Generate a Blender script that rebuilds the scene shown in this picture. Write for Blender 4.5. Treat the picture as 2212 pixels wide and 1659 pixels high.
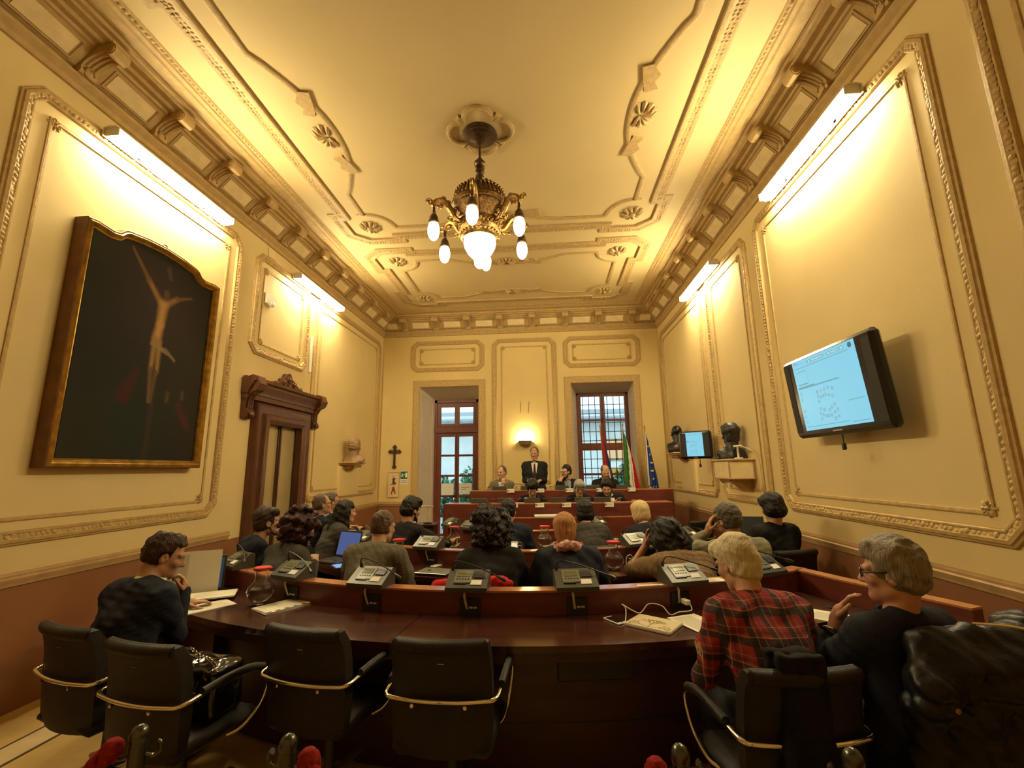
import bpy, bmesh, math, random
import numpy as np
import openvdb as vdb
from mathutils import Matrix, Vector
random.seed(7); np.random.seed(7)
for _o in list(bpy.data.objects): bpy.data.objects.remove(_o)
SC = bpy.context.scene; COL = SC.collection
PI = math.pi
# ------------------------------------------------------------------ camera
XL, XR, YB, YF, ZC = -3.864, 2.675, 10.253, -1.85, 5.30
_f, _p, _y, _r = 967.73, 0.1878, 0.0729, -0.0145
cam = bpy.data.cameras.new('camera'); camo = bpy.data.objects.new('camera', cam); COL.objects.link(camo)
cam.sensor_width = 36.0; cam.sensor_fit = 'HORIZONTAL'; cam.lens = 36.0*_f/2212.0
cam.clip_start = 0.05; cam.clip_end = 200
F = Vector((-math.sin(_y)*math.cos(_p), math.cos(_y)*math.cos(_p), math.sin(_p)))
R0 = Vector((math.cos(_y), math.sin(_y), 0)); U0 = R0.cross(F)
Rr = math.cos(_r)*R0+math.sin(_r)*U0; Ur = -math.sin(_r)*R0+math.cos(_r)*U0
M = Matrix.Identity(4)
for i in range(3):
    M[i][0] = Rr[i]; M[i][1] = Ur[i]; M[i][2] = -F[i]
M[2][3] = 1.65
camo.matrix_world = M
SC.camera = camo
# ------------------------------------------------------------------ sky, exposure
w = bpy.data.worlds.new('sky'); SC.world = w; w.use_nodes = True
bg = w.node_tree.nodes['Background']; bg.inputs[0].default_value = (0.60, 0.86, 1.0, 1); bg.inputs[1].default_value = 2.2
SC.view_settings.view_transform = 'Standard'; SC.view_settings.look = 'None'
SC.view_settings.exposure = 0.0; SC.view_settings.gamma = 1.0; SC.view_settings.use_curve_mapping = False
SC.cycles.use_denoising = True
SC.cycles.max_bounces = 8; SC.cycles.diffuse_bounces = 5; SC.cycles.glossy_bounces = 3; SC.cycles.transmission_bounces = 6
SC.cycles.sample_clamp_indirect = 6.0; SC.cycles.caustics_reflective = False; SC.cycles.caustics_refractive = False
# lamp colour and strengths (the lamps themselves carry them, see below)
WARM = (1.0, 0.83, 0.47); TUBE_L = 315.0; BULB_L = 26.0; BOWL_L = 12.0; SCONCE_L = 260.0

# ------------------------------------------------------------------ materials
MATS = {}
def mat(name, col, rough=0.6, metal=0.0, var=0.0, vscale=8.0, bump=0.0, bscale=60.0, stretch=None, spec=0.5, coat=0.0, col2=None, emit=None, es=0.0, alpha=1.0, trans=0.0, ior=1.45, sheen=0.0):
    if name in MATS: return MATS[name]
    m = bpy.data.materials.new(name); m.use_nodes = True; nt = m.node_tree; b = nt.nodes['Principled BSDF']
    b.inputs['Base Color'].default_value = (*col, 1); b.inputs['Roughness'].default_value = rough; b.inputs['Metallic'].default_value = metal
    b.inputs['Specular IOR Level'].default_value = spec; b.inputs['Coat Weight'].default_value = coat; b.inputs['Coat Roughness'].default_value = 0.12
    b.inputs['IOR'].default_value = ior; b.inputs['Transmission Weight'].default_value = trans; b.inputs['Sheen Weight'].default_value = sheen
    if emit: b.inputs['Emission Color'].default_value = (*emit, 1); b.inputs['Emission Strength'].default_value = es
    L = nt.links
    if var > 0 or bump > 0:
        tc = nt.nodes.new('ShaderNodeTexCoord'); mp = nt.nodes.new('ShaderNodeMapping'); L.new(tc.outputs['Object'], mp.inputs[0])
        if stretch: mp.inputs['Scale'].default_value = stretch
    if var > 0:
        n = nt.nodes.new('ShaderNodeTexNoise'); n.inputs['Scale'].default_value = vscale; n.inputs['Detail'].default_value = 5; L.new(mp.outputs[0], n.inputs[0])
        r = nt.nodes.new('ShaderNodeValToRGB'); L.new(n.outputs[0], r.inputs[0])
        c2 = col2 if col2 else tuple(max(0, c*(1-var)) for c in col)
        c1 = col if col2 else tuple(min(1, c*(1+var*0.6)) for c in col)
        r.color_ramp.elements[0].color = (*c2, 1); r.color_ramp.elements[1].color = (*c1, 1)
        r.color_ramp.elements[0].position = 0.32; r.color_ramp.elements[1].position = 0.68
        L.new(r.outputs[0], b.inputs['Base Color'])
    if bump > 0:
        n2 = nt.nodes.new('ShaderNodeTexNoise'); n2.inputs['Scale'].default_value = bscale; n2.inputs['Detail'].default_value = 4; L.new(mp.outputs[0], n2.inputs[0])
        bp = nt.nodes.new('ShaderNodeBump'); bp.inputs['Strength'].default_value = bump; bp.inputs['Distance'].default_value = 0.01
        L.new(n2.outputs[0], bp.inputs['Height']); L.new(bp.outputs[0], b.inputs['Normal'])
    MATS[name] = m; return m
def emat(name, col, s):
    if name in MATS: return MATS[name]
    m = bpy.data.materials.new(name); m.use_nodes = True; nt = m.node_tree; nt.nodes.clear()
    e = nt.nodes.new('ShaderNodeEmission'); e.inputs[0].default_value = (*col, 1); e.inputs[1].default_value = s
    o = nt.nodes.new('ShaderNodeOutputMaterial'); nt.links.new(e.outputs[0], o.inputs[0]); MATS[name] = m; return m
def printmat(name, es=0.0, rough=0.6):
    """flat print: the colour comes from the mesh's own colour attribute 'ink'"""
    if name in MATS: return MATS[name]
    m = bpy.data.materials.new(name); m.use_nodes = True; nt = m.node_tree; b = nt.nodes['Principled BSDF']
    a = nt.nodes.new('ShaderNodeAttribute'); a.attribute_name = 'ink'
    b.inputs['Roughness'].default_value = rough; b.inputs['Specular IOR Level'].default_value = .25
    if es <= 0: nt.links.new(a.outputs['Color'], b.inputs['Base Color'])
    else:
        b.inputs['Base Color'].default_value = (.01, .012, .014, 1)
        nt.links.new(a.outputs['Color'], b.inputs['Emission Color']); b.inputs['Emission Strength'].default_value = es
    MATS[name] = m; return m

# ------------------------------------------------------------------ mesh builder
class MB:
    def __init__(s): s.v = []; s.f = []; s.mi = []; s.n = 0
    def add(s, V, Fc, mi=0, M=None):
        V = np.asarray(V, float).reshape(-1, 3)
        if M is not None:
            A = np.array(M); V = V@A[:3, :3].T+A[:3, 3]
        s.v.append(V); k = s.n
        for f in Fc: s.f.append([i+k for i in f]); s.mi.append(mi)
        s.n += len(V); return s
    def box(s, c, d, M=None, mi=0, b=0.0):
        x, y, z = [q/2 for q in d]
        if b <= 0:
            V = [(i*x, j*y, k*z) for k in (-1, 1) for j in (-1, 1) for i in (-1, 1)]
            Fc = [(0, 2, 3, 1), (4, 5, 7, 6), (0, 1, 5, 4), (2, 6, 7, 3), (0, 4, 6, 2), (1, 3, 7, 5)]
        else:
            b = min(b, x*.95, y*.95, z*.95)
            V = []; idx = {}
            for i in (-1, 1):
                for j in (-1, 1):
                    for k in (-1, 1):
                        idx[i, j, k] = len(V)
                        V += [(i*x, j*(y-b), k*(z-b)), (i*(x-b), j*y, k*(z-b)), (i*(x-b), j*(y-b), k*z)]
            Fc = []
            I = idx
            for s1 in (-1, 1):
                q = [I[s1, -1, -1], I[s1, 1, -1], I[s1, 1, 1], I[s1, -1, 1]]; Fc.append(q if s1 > 0 else q[::-1])
                q = [I[-1, s1, -1]+1, I[-1, s1, 1]+1, I[1, s1, 1]+1, I[1, s1, -1]+1]; Fc.append(q if s1 > 0 else q[::-1])
                q = [I[-1, -1, s1]+2, I[1, -1, s1]+2, I[1, 1, s1]+2, I[-1, 1, s1]+2]; Fc.append(q if s1 > 0 else q[::-1])
            for a in (-1, 1):
                for c2 in (-1, 1):
                    q = [I[a, c2, -1], I[a, c2, 1], I[a, c2, 1]+1, I[a, c2, -1]+1]; Fc.append(q if a*c2 < 0 else q[::-1])
                    q = [I[a, -1, c2], I[a, 1, c2], I[a, 1, c2]+2, I[a, -1, c2]+2]; Fc.append(q if a*c2 > 0 else q[::-1])
                    q = [I[-1, a, c2]+1, I[1, a, c2]+1, I[1, a, c2]+2, I[-1, a, c2]+2]; Fc.append(q if a*c2 < 0 else q[::-1])
            for (i, j, k), n in I.items():
                q = [n, n+1, n+2]; Fc.append(q if i*j*k > 0 else q[::-1])
        V = np.array(V, float)
        if M is not None: V = V@np.array(M)[:3, :3].T
        return s.add(V+np.array(c), Fc, mi)
    def lathe(s, prof, seg=20, c=(0, 0, 0), M=None, mi=0):
        V = []; Fc = []
        for r, z in prof:
            for k in range(seg):
                a = 2*PI*k/seg; V.append((r*math.cos(a), r*math.sin(a), z))
        for i in range(len(prof)-1):
            for k in range(seg):
                a = i*seg+k; b = i*seg+(k+1) % seg; Fc.append((a, b, b+seg, a+seg))
        if prof[0][0] > 1e-6: Fc.append(tuple(range(seg))[::-1])
        if prof[-1][0] > 1e-6: Fc.append(tuple(range((len(prof)-1)*seg, len(prof)*seg)))
        V = np.array(V)
        if M is not None: V = V@np.array(M)[:3, :3].T
        return s.add(V+np.array(c), Fc, mi)
    def tube(s, pts, r, seg=8, closed=False, mi=0, flat=1.0):
        P = np.array(pts, float); n = len(P)
        T = np.gradient(P, axis=0) if not closed else np.roll(P, -1, 0)-np.roll(P, 1, 0)
        T /= np.linalg.norm(T, axis=1)[:, None]+1e-12
        up = np.array([0, 0, 1.0]) if abs(T[0][2]) < 0.9 else np.array([1.0, 0, 0])
        N = np.cross(T[0], up); N /= np.linalg.norm(N); V = []
        rr = np.full(n, r) if np.isscalar(r) else np.array(r)
        for i in range(n):
            N = N-T[i]*(N@T[i]); N /= np.linalg.norm(N)+1e-12; B = np.cross(T[i], N)
            for k in range(seg):
                a = 2*PI*k/seg; V.append(P[i]+rr[i]*(math.cos(a)*N+flat*math.sin(a)*B))
        Fc = []
        for i in range(n if closed else n-1):
            for k in range(seg):
                a = i*seg+k; b = i*seg+(k+1) % seg; c = ((i+1) % n)*seg+(k+1) % seg; d = ((i+1) % n)*seg+k; Fc.append((a, b, c, d))
        if not closed: Fc += [tuple(range(seg))[::-1], tuple(range((n-1)*seg, n*seg))]
        return s.add(V, Fc, mi)
    def ell(s, c, r, nu=10, nv=7, M=None, mi=0):
        V = [(0, 0, -1)]; Fc = []
        for i in range(1, nv):
            t = -PI/2+PI*i/nv
            for k in range(nu): a = 2*PI*k/nu; V.append((math.cos(t)*math.cos(a), math.cos(t)*math.sin(a), math.sin(t)))
        V.append((0, 0, 1)); top = len(V)-1
        for k in range(nu):
            Fc.append((0, 1+(k+1) % nu, 1+k)); Fc.append((top, top-nu+k, top-nu+(k+1) % nu))
        for i in range(nv-2):
            for k in range(nu): a = 1+i*nu+k; b = 1+i*nu+(k+1) % nu; Fc.append((a, b, b+nu, a+nu))
        V = np.array(V)*np.array(r if not np.isscalar(r) else (r, r, r))
        if M is not None: V = V@np.array(M)[:3, :3].T
        return s.add(V+np.array(c), Fc, mi)
    def prism(s, poly, h0, h1, pl=None, mi=0):
        """poly in 2-D, extruded h0..h1 along the plane's normal (pl maps (u,v,h) -> xyz)"""
        n = len(poly); V = [(p[0], p[1], h0) for p in poly]+[(p[0], p[1], h1) for p in poly]
        A = sum(poly[i][0]*poly[(i+1) % n][1]-poly[(i+1) % n][0]*poly[i][1] for i in range(n))
        Fc = [tuple(range(n))[::-1], tuple(range(n, 2*n))]+[(i, (i+1) % n, n+(i+1) % n, n+i) for i in range(n)]
        if A < 0: Fc = [f[::-1] for f in Fc]
        if pl: V = [pl(*p) for p in V]
        return s.add(V, Fc, mi)
    def sweep(s, path, prof, pl, closed=True, mi=0):
        """prof (u,h): u to the right of travel, h out of the plane; mitred"""
        P = np.array(path, float); n = len(P); V = []
        for i in range(n):
            a = P[i]-P[i-1] if (closed or i > 0) else P[1]-P[0]
            b = P[(i+1) % n]-P[i] if (closed or i < n-1) else P[-1]-P[-2]
            a = a/np.linalg.norm(a); b = b/np.linalg.norm(b)
            na = np.array([a[1], -a[0]]); nb = np.array([b[1], -b[0]]); m = na+nb; m /= max(1e-6, np.linalg.norm(m)); m /= max(0.35, m@na)
            for u, h in prof: q = P[i]+m*u; V.append(pl(q[0], q[1], h))
        k = len(prof); Fc = []
        for i in range(n if closed else n-1):
            j = (i+1) % n
            for q in range(k-1): Fc.append((i*k+q, i*k+q+1, j*k+q+1, j*k+q))
        if not closed: Fc += [tuple(range(k)), tuple(range((n-1)*k, n*k))[::-1]]
        return s.add(V, Fc, mi)
    def build(s, name, m, parent=None, smooth=30, recalc=False):
        me = bpy.data.meshes.new(name)
        if s.n:
            V = np.concatenate(s.v); me.from_pydata(V.tolist(), [], s.f)
            if recalc:
                bm = bmesh.new(); bm.from_mesh(me); bmesh.ops.recalc_face_normals(bm, faces=bm.faces); bm.to_mesh(me); bm.free()
            ms = m if isinstance(m, (list, tuple)) else [m]
            for q in ms: me.materials.append(q)
            if len(ms) > 1: me.polygons.foreach_set('material_index', np.array(s.mi, dtype=np.int32))
            if smooth: me.shade_smooth(); me.set_sharp_from_angle(angle=math.radians(smooth))
            me.update()
        o = bpy.data.objects.new(name, me); COL.objects.link(o)
        if parent is not None: o.parent = parent
        return o
def tag(o, label=None, cat=None, group=None, kind=None):
    if label: o['label'] = label
    if cat: o['category'] = cat
    if group: o['group'] = group
    if kind: o['kind'] = kind
    return o
def thing(name, label, cat, loc=(0, 0, 0), rz=0.0, group=None):
    o = bpy.data.objects.new(name, None); COL.objects.link(o); o.empty_display_size = 0.1
    o.location = loc; o.rotation_euler = (0, 0, rz); return tag(o, label, cat, group)
def inst(o, name, parent, loc, rz=0.0, M=None):
    c = bpy.data.objects.new(name, o if isinstance(o, bpy.types.Mesh) else o.data); COL.objects.link(c); c.parent = parent
    if M is not None: c.matrix_local = M
    else: c.location = loc; c.rotation_euler = (0, 0, rz)
    return c
def dup(root, loc=None, rz=None, label=None, group=None):
    r = root.copy(); COL.objects.link(r)
    if loc is not None: r.location = loc
    if rz is not None: r.rotation_euler = (0, 0, rz)
    if label: r['label'] = label
    if group: r['group'] = group
    for ch in list(root.children):
        c = ch.copy(); COL.objects.link(c); c.parent = r
        for g in list(ch.children):
            d = g.copy(); COL.objects.link(d); d.parent = c
    return r
def struct(name, mb, m, label, cat='room shell', smooth=0):
    o = mb.build(name, m, None, smooth); return tag(o, label, cat, None, 'structure')
# planes: (u, v, h) -> world
plL = lambda u, v, h: (XL+h, u, v)
plR = lambda u, v, h: (XR-h, -u, v)          # u = -Y
plB = lambda u, v, h: (u, YB-h, v)
plC = lambda u, v, h: (u, -v, ZC-h)          # v = -Y
plXY = lambda u, v, h: (u, v, h)
def rectp(u0, v0, u1, v1, ch=0.0):
    if ch <= 0: return [(u0, v0), (u1, v0), (u1, v1), (u0, v1)]
    return [(u0+ch, v0), (u1-ch, v0), (u1, v0+ch), (u1, v1-ch), (u1-ch, v1), (u0+ch, v1), (u0, v1-ch), (u0, v0+ch)]
def along(path, sp, closed=True, skip=0.0):
    P = [np.array(p, float) for p in path]; out = []
    for i in range(len(P) if closed else len(P)-1):
        a, b = P[i], P[(i+1) % len(P)]; L = np.linalg.norm(b-a)
        if L < skip+sp: continue
        n = max(1, int(round(L/sp))); t = (b-a)/L
        for k in range(n): out.append((a+t*L*(k+.5)/n, t))
    return out
def spline(pts, n=8, closed=False):
    P = np.array(pts, float); m = len(P); out = []
    for i in range(m if closed else m-1):
        p0 = P[i-1] if (closed or i > 0) else 2*P[0]-P[1]; p1 = P[i]; p2 = P[(i+1) % m]
        p3 = P[(i+2) % m] if (closed or i+2 < m) else 2*P[-1]-P[-2]
        for k in range(n):
            t = k/n; out.append(0.5*((2*p1)+(-p0+p2)*t+(2*p0-5*p1+4*p2-p3)*t*t+(-p0+3*p1-3*p2+p3)*t**3))
    if not closed: out.append(P[-1])
    return np.array(out)
def inked(name, W, H, nx, ny, fn, m, parent=None, M=None):
    """flat printed sheet in local XZ (facing -Y), colours from fn(u,v) with u,v in 0..1 (v up)"""
    us = np.linspace(0, 1, nx+1); vs = np.linspace(0, 1, ny+1); U, Vv = np.meshgrid(us, vs)
    V = np.stack([(U-.5)*W, np.zeros_like(U), (Vv-.5)*H], -1).reshape(-1, 3)
    if M is not None:
        A = np.array(M); V = V@A[:3, :3].T+A[:3, 3]
    i = np.arange(nx*ny); r = i//nx; c = i % nx; a = r*(nx+1)+c
    Fc = np.stack([a, a+1, a+nx+2, a+nx+1], 1)
    me = bpy.data.meshes.new(name); me.from_pydata(V.tolist(), [], Fc.tolist())
    colr = fn((c+.5)/nx, (r+.5)/ny)          # (n,3)
    att = me.attributes.new('ink', 'FLOAT_COLOR', 'FACE'); att.data.foreach_set('color', np.concatenate([colr, np.ones((len(colr), 1))], 1).astype(np.float32).ravel())
    me.materials.append(m); me.update(); o = bpy.data.objects.new(name, me); COL.objects.link(o)
    if parent is not None: o.parent = parent
    return o
def text_mesh(body, size, M, mi=0, mb=None, thick=0.0008):
    cu = bpy.data.curves.new('t', 'FONT'); cu.body = body; cu.size = size; cu.align_x = 'CENTER'; cu.align_y = 'CENTER'; cu.extrude = thick; cu.resolution_u = 2
    o = bpy.data.objects.new('t', cu); COL.objects.link(o); dg = bpy.context.evaluated_depsgraph_get(); me = bpy.data.meshes.new_from_object(o.evaluated_get(dg))
    V = np.array([v.co for v in me.vertices]); Fc = [list(p.vertices) for p in me.polygons]
    bpy.data.objects.remove(o); bpy.data.curves.remove(cu); bpy.data.meshes.remove(me)
    mb.add(V, Fc, mi, M); return mb
Tr = Matrix.Translation
def Rz(a): return Matrix.Rotation(a, 4, 'Z')
def Rx(a): return Matrix.Rotation(a, 4, 'X')
def Ry(a): return Matrix.Rotation(a, 4, 'Y')
# ------------------------------------------------------------------ room materials
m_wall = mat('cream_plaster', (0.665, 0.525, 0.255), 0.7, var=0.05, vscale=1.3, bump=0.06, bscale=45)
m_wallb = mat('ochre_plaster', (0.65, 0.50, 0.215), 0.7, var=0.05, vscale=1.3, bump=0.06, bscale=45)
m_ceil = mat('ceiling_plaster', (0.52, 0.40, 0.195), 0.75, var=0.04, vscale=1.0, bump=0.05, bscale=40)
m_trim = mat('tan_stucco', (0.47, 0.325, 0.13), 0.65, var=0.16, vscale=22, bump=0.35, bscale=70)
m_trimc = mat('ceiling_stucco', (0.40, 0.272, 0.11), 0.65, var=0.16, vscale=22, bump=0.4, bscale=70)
m_corn = mat('cornice_stucco', (0.43, 0.295, 0.12), 0.65, var=0.12, vscale=14, bump=0.25, bscale=60)
m_coff = mat('coffer_cream', (0.72, 0.58, 0.32), 0.7, var=0.10, vscale=9)
m_dado = mat('terracotta_paint', (0.235, 0.098, 0.041), 0.6, var=0.10, vscale=2.5, bump=0.05)
m_rail = mat('rail_stucco', (0.44, 0.285, 0.135), 0.6, var=0.12, vscale=9, bump=0.15)
m_floor = mat('ochre_marble', (0.52, 0.36, 0.135), 0.35, var=0.28, vscale=3.0, bump=0.03)
m_band = mat('pale_marble', (0.60, 0.47, 0.25), 0.35, var=0.2, vscale=5.0)
m_dark = mat('dark_inlay', (0.07, 0.035, 0.02), 0.4, var=0.2)
m_rev = mat('reveal_paint', (0.62, 0.55, 0.47), 0.7, var=0.05, vscale=2)
m_winwood = mat('red_brown_wood', (0.135, 0.036, 0.022), 0.4, var=0.25, vscale=5, stretch=(6, 6, 0.8))
m_glass = mat('clear_glass', (0.95, 0.98, 1.0), 0.02, trans=1.0, ior=1.02)
m_iron = mat('black_iron', (0.03, 0.03, 0.035), 0.5, metal=0.6, var=0.2)
m_paper = mat('white_paper', (0.80, 0.78, 0.72), 0.7, var=0.03)

# ------------------------------------------------------------------ walls
def pieces(mb, pl, u0, u1, v0, v1, holes):
    us = sorted({u0, u1, *[h[0] for h in holes], *[h[1] for h in holes]}); vs = sorted({v0, v1, *[h[2] for h in holes], *[h[3] for h in holes]})
    for i in range(len(us)-1):
        for j in range(len(vs)-1):
            uc, vc = (us[i]+us[i+1])/2, (vs[j]+vs[j+1])/2
            if any(h[0] < uc < h[1] and h[2] < vc < h[3] for h in holes): continue
            mb.add([pl(us[i], vs[j], 0), pl(us[i+1], vs[j], 0), pl(us[i+1], vs[j+1], 0), pl(us[i], vs[j+1], 0)], [(0, 1, 2, 3)])
    return mb
DOORL = (5.62, 6.98, 0.0, 2.60)
wl = struct('wall_left', pieces(MB(), plL, YF, YB, 0, ZC, [(5.62, 6.98, 0, 2.60)]), m_wall, 'long left wall of cream plaster panels')
wr = struct('wall_right', pieces(MB(), plR, -YB, -YF, 0, ZC, []), m_wall, 'long right wall of cream plaster panels')
DHO = (-2.95, -1.52, 0.0, 3.60); WHO = (0.60, 2.04, 1.0, 3.60)
wb = struct('wall_back', pieces(MB(), plB, XL, XR, 0, ZC, [(DHO[0], DHO[1], 0, 3.6), WHO]), m_wallb, 'far end wall with two tall window bays')
wf = struct('wall_front', MB().add([(XL, YF, 0), (XR, YF, 0), (XR, YF, ZC), (XL, YF, ZC)], [(0, 1, 2, 3)]), m_wall, 'end wall behind the seats')
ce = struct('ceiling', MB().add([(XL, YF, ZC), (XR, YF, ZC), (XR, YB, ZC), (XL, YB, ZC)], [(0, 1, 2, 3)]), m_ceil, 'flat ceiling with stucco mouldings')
fl = struct('floor', MB().add([(XL, YF, 0), (XR, YF, 0), (XR, YB+.7, 0), (XL, YB+.7, 0)], [(0, 1, 2, 3)]), m_floor, 'ochre marble floor with inlaid border')
for s, x0 in (('l', XL), ('r', XR)):
    sg = 1 if s == 'l' else -1
    for a, b, mm, nm in ((.455, .475, m_dark, 'dark_inlay'), (.475, .655, m_band, 'pale_band'), (.655, .675, m_dark, 'dark_inlay')):
        xa, xb = sorted((x0+sg*a, x0+sg*b)); MB().box(((xa+xb)/2, (YF+YB)/2, .001), (xb-xa, YB-YF-.9, .004)).build(nm, mm, fl, 0)
# dado below the rail
pieces(MB(), lambda u, v, h: plL(u, v, .004), YF, YB, 0, .867, [(5.62, 6.98, 0, .867)]).build('dado', m_dado, wl, 0)
pieces(MB(), lambda u, v, h: plR(u, v, .004), -YB, -YF, 0, .867, []).build('dado', m_dado, wr, 0)
pieces(MB(), lambda u, v, h: plB(u, v, .004), XL, XR, 0, .867, [(DHO[0], DHO[1], 0, .867)]).build('dado', m_dado, wb, 0)
RAIL = [(0, 0), (0.018, .006), (0.022, .03), (.035, .045), (.038, .06), (.028, .072), (.03, .085), (.02, .098), (0, .10)]
def rail(pl, u0, u1, par):
    mb = MB(); mb.sweep([(u0, .867), (u1, .867)], [(-v, h) for h, v in RAIL], pl, False); mb.build('dado_rail', m_rail, par, 40)
rail(plL, YF, 5.37, wl); rail(plL, 7.2, YB, wl); rail(plR, -YB, -YF, wr); rail(plB, XL, -3.15, wb); rail(plB, -1.4, .47, wb); rail(plB, 2.22, XR, wb)

# ------------------------------------------------------------------ panel mouldings
FR = [(.055, 0), (.053, .018), (.040, .022), (.034, .034), (.012, .038), (-.008, .028), (-.022, .020), (-.030, .026), (-.040, .026), (-.047, .012), (-.048, 0)]
FI = [(.014, 0), (.013, .010), (.004, .014), (-.006, .012), (-.014, .010), (-.015, 0)]
leafme = MB(); _r = [(math.cos(k*PI/3), math.sin(k*PI/3)) for k in range(6)]
leafme.add([(.026*a, .027*b, -.002) for a, b in _r]+[(.018*a, .020*b-.003, .009) for a, b in _r]+[(0, -.006, .0135)],
    [(k, (k+1) % 6, 6+(k+1) % 6, 6+k) for k in range(6)]+[(6+k, 6+(k+1) % 6, 12) for k in range(6)])
LV = np.concatenate(leafme.v); LF = leafme.f
def scatter(path, sp, pl, size, off, hoff, closed=True, skip=.05, jit=0.0):
    mb = MB(); rs = np.random.RandomState(5)
    for p, t in along(path, sp, closed, skip):
        n = np.array([t[1], -t[0]]); q = p+n*(off+jit*.02*rs.uniform(-1, 1))+t*jit*.02*rs.uniform(-1, 1); V = []
        for a, b, c in LV*(size*(1+jit*.5*rs.uniform(-1, 1)), size*(1+jit*.6*rs.uniform(-1, 1)), size*(.8+jit*rs.uniform(-1, 1))): r = q+t*a+n*(-b); V.append(pl(r[0], r[1], hoff+c))
        mb.add(V, LF)
    return mb
def rosette(pl, u, v, r, h=.02, n=8):
    mb = MB()
    def P(x, y, z): return pl(u+x, v+y, z)
    for k in range(n):
        a = 2*PI*k/n; V = [(.18*r, -.12*r, h*.3), (.95*r, -.24*r, 0), (1.05*r, 0, h*.25), (.95*r, .24*r, 0), (.18*r, .12*r, h*.3), (.6*r, 0, h)]
        V = [P(x*math.cos(a)-y*math.sin(a), x*math.sin(a)+y*math.cos(a), z) for x, y, z in V]
        mb.add(V, [(0, 1, 5), (1, 2, 5), (2, 3, 5), (3, 4, 5), (4, 0, 5)])
    ring = [P(.3*r*math.cos(2*PI*k/8), .3*r*math.sin(2*PI*k/8), h*.7) for k in range(8)]
    mb.add(ring+[P(0, 0, h*1.5)], [(k, (k+1) % 8, 8) for k in range(8)])
    return mb
def wpanel(par, pl, u0, u1, v0=1.215, v1=4.605, inset=.175, ch=.10, orn=.062, name='panel_moulding'):
    out = rectp(u0, v0, u1, v1, ch)
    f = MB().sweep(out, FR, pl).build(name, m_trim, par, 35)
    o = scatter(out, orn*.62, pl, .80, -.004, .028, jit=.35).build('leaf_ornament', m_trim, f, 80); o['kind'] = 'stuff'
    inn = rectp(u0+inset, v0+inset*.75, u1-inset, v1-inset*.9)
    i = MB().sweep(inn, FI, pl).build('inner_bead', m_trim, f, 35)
    for u, v in inn:
        su = 1 if u < (u0+u1)/2 else -1; sv = 1 if v < (v0+v1)/2 else -1
        rosette(pl, u+su*.028, v+sv*.028, .055, .022).build('corner_rosette', m_trim, f, 0)
    return f
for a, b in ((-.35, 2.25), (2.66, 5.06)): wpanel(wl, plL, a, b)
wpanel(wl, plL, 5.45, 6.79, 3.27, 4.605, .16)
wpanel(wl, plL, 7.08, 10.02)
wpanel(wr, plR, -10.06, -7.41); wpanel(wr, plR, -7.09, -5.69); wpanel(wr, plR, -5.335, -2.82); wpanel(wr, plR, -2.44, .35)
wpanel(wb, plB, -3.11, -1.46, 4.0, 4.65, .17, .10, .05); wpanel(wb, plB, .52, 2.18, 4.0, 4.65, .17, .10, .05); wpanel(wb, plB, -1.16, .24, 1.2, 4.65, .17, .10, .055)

# ------------------------------------------------------------------ cornice with brackets and coffers
CP = [(0, 4.830), (.022, 4.836), (.028, 4.880), (.050, 4.905), (.066, 4.925), (.070, 4.945), (.034, 4.952), (.030, 4.985), (.055, 4.995), (.195, 5.150), (.215, 5.155), (.225, 5.178), (.27, 5.182), (.29, 5.205), (.345, 5.209), (.36, 5.226),
      (.40, 5.228), (.405, 5.262), (.52, 5.266), (.54, 5.276), (.575, 5.279), (.59, 5.289), (.635, 5.291), (.65, 5.299)]
def xsec(name, pl, u0, u1, mit, lab):
    mb = MB(); V = []
    for p, z in CP: V += [pl(u0+p*mit[0], z, p), pl(u1-p*mit[1], z, p)]
    mb.add(V, [(2*i, 2*i+1, 2*i+3, 2*i+2) for i in range(len(CP)-1)])
    return struct(name, mb, m_corn, lab, 'cornice', 20)
cl = xsec('trim_1', plL, YF, YB, (0, 1), 'bracketed cornice along the left wall'); cr = xsec('trim_2', plR, -YB, -YF, (1, 0), 'bracketed cornice along the right wall'); cb = xsec('trim_3', plB, XL, XR, (1, 1), 'bracketed cornice across the far wall')
# console bracket: an S scroll, local x across, y out from the wall, z up (wall plane y=0, z absolute)
sc_out = [(.075, 4.945), (.095, 4.95), (.105, 4.975), (.10, 5.00), (.115, 5.03), (.15, 5.065), (.20, 5.095), (.25, 5.115), (.29, 5.12), (.305, 5.10), (.335, 5.085), (.365, 5.092), (.385, 5.115), (.39, 5.145), (.378, 5.18), (.35, 5.205), (.36, 5.226), (.20, 5.20), (.05, 5.05), (.03, 4.96)]
brm = MB(); W2 = .068
brm.prism(sc_out, -W2, W2, lambda u, v, h: (h, u, v))
for s in (-1, 1):
    brm.lathe([(0.0, 0), (.018, .001), (.022, .008), (.034, .008), (.038, 0)], 12, (s*W2, .345, 5.135), Ry(s*PI/2))
for k in (-.035, 0, .035):
    brm.tube(spline([(k, .112, 5.025), (k, .15, 5.06), (k, .2, 5.09), (k, .25, 5.11), (k, .285, 5.115)], 3), .012, 6)
brm.lathe([(0, .02), (.02, .012), (.045, 0)], 8, (0, .105, 4.985), Rx(-PI/2))
for k in range(6): a = PI*k/5; brm.ell((.035*math.cos(a), .112, 4.985+.03*math.sin(a)), (.012, .02, .012), 6, 4)
bro = brm.build('bracket', m_corn, None, 35); brme = bro.data; bpy.data.objects.remove(bro)
capm = MB().box((0, .385, 5.245), (.18, .06, .034), b=.006)
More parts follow.
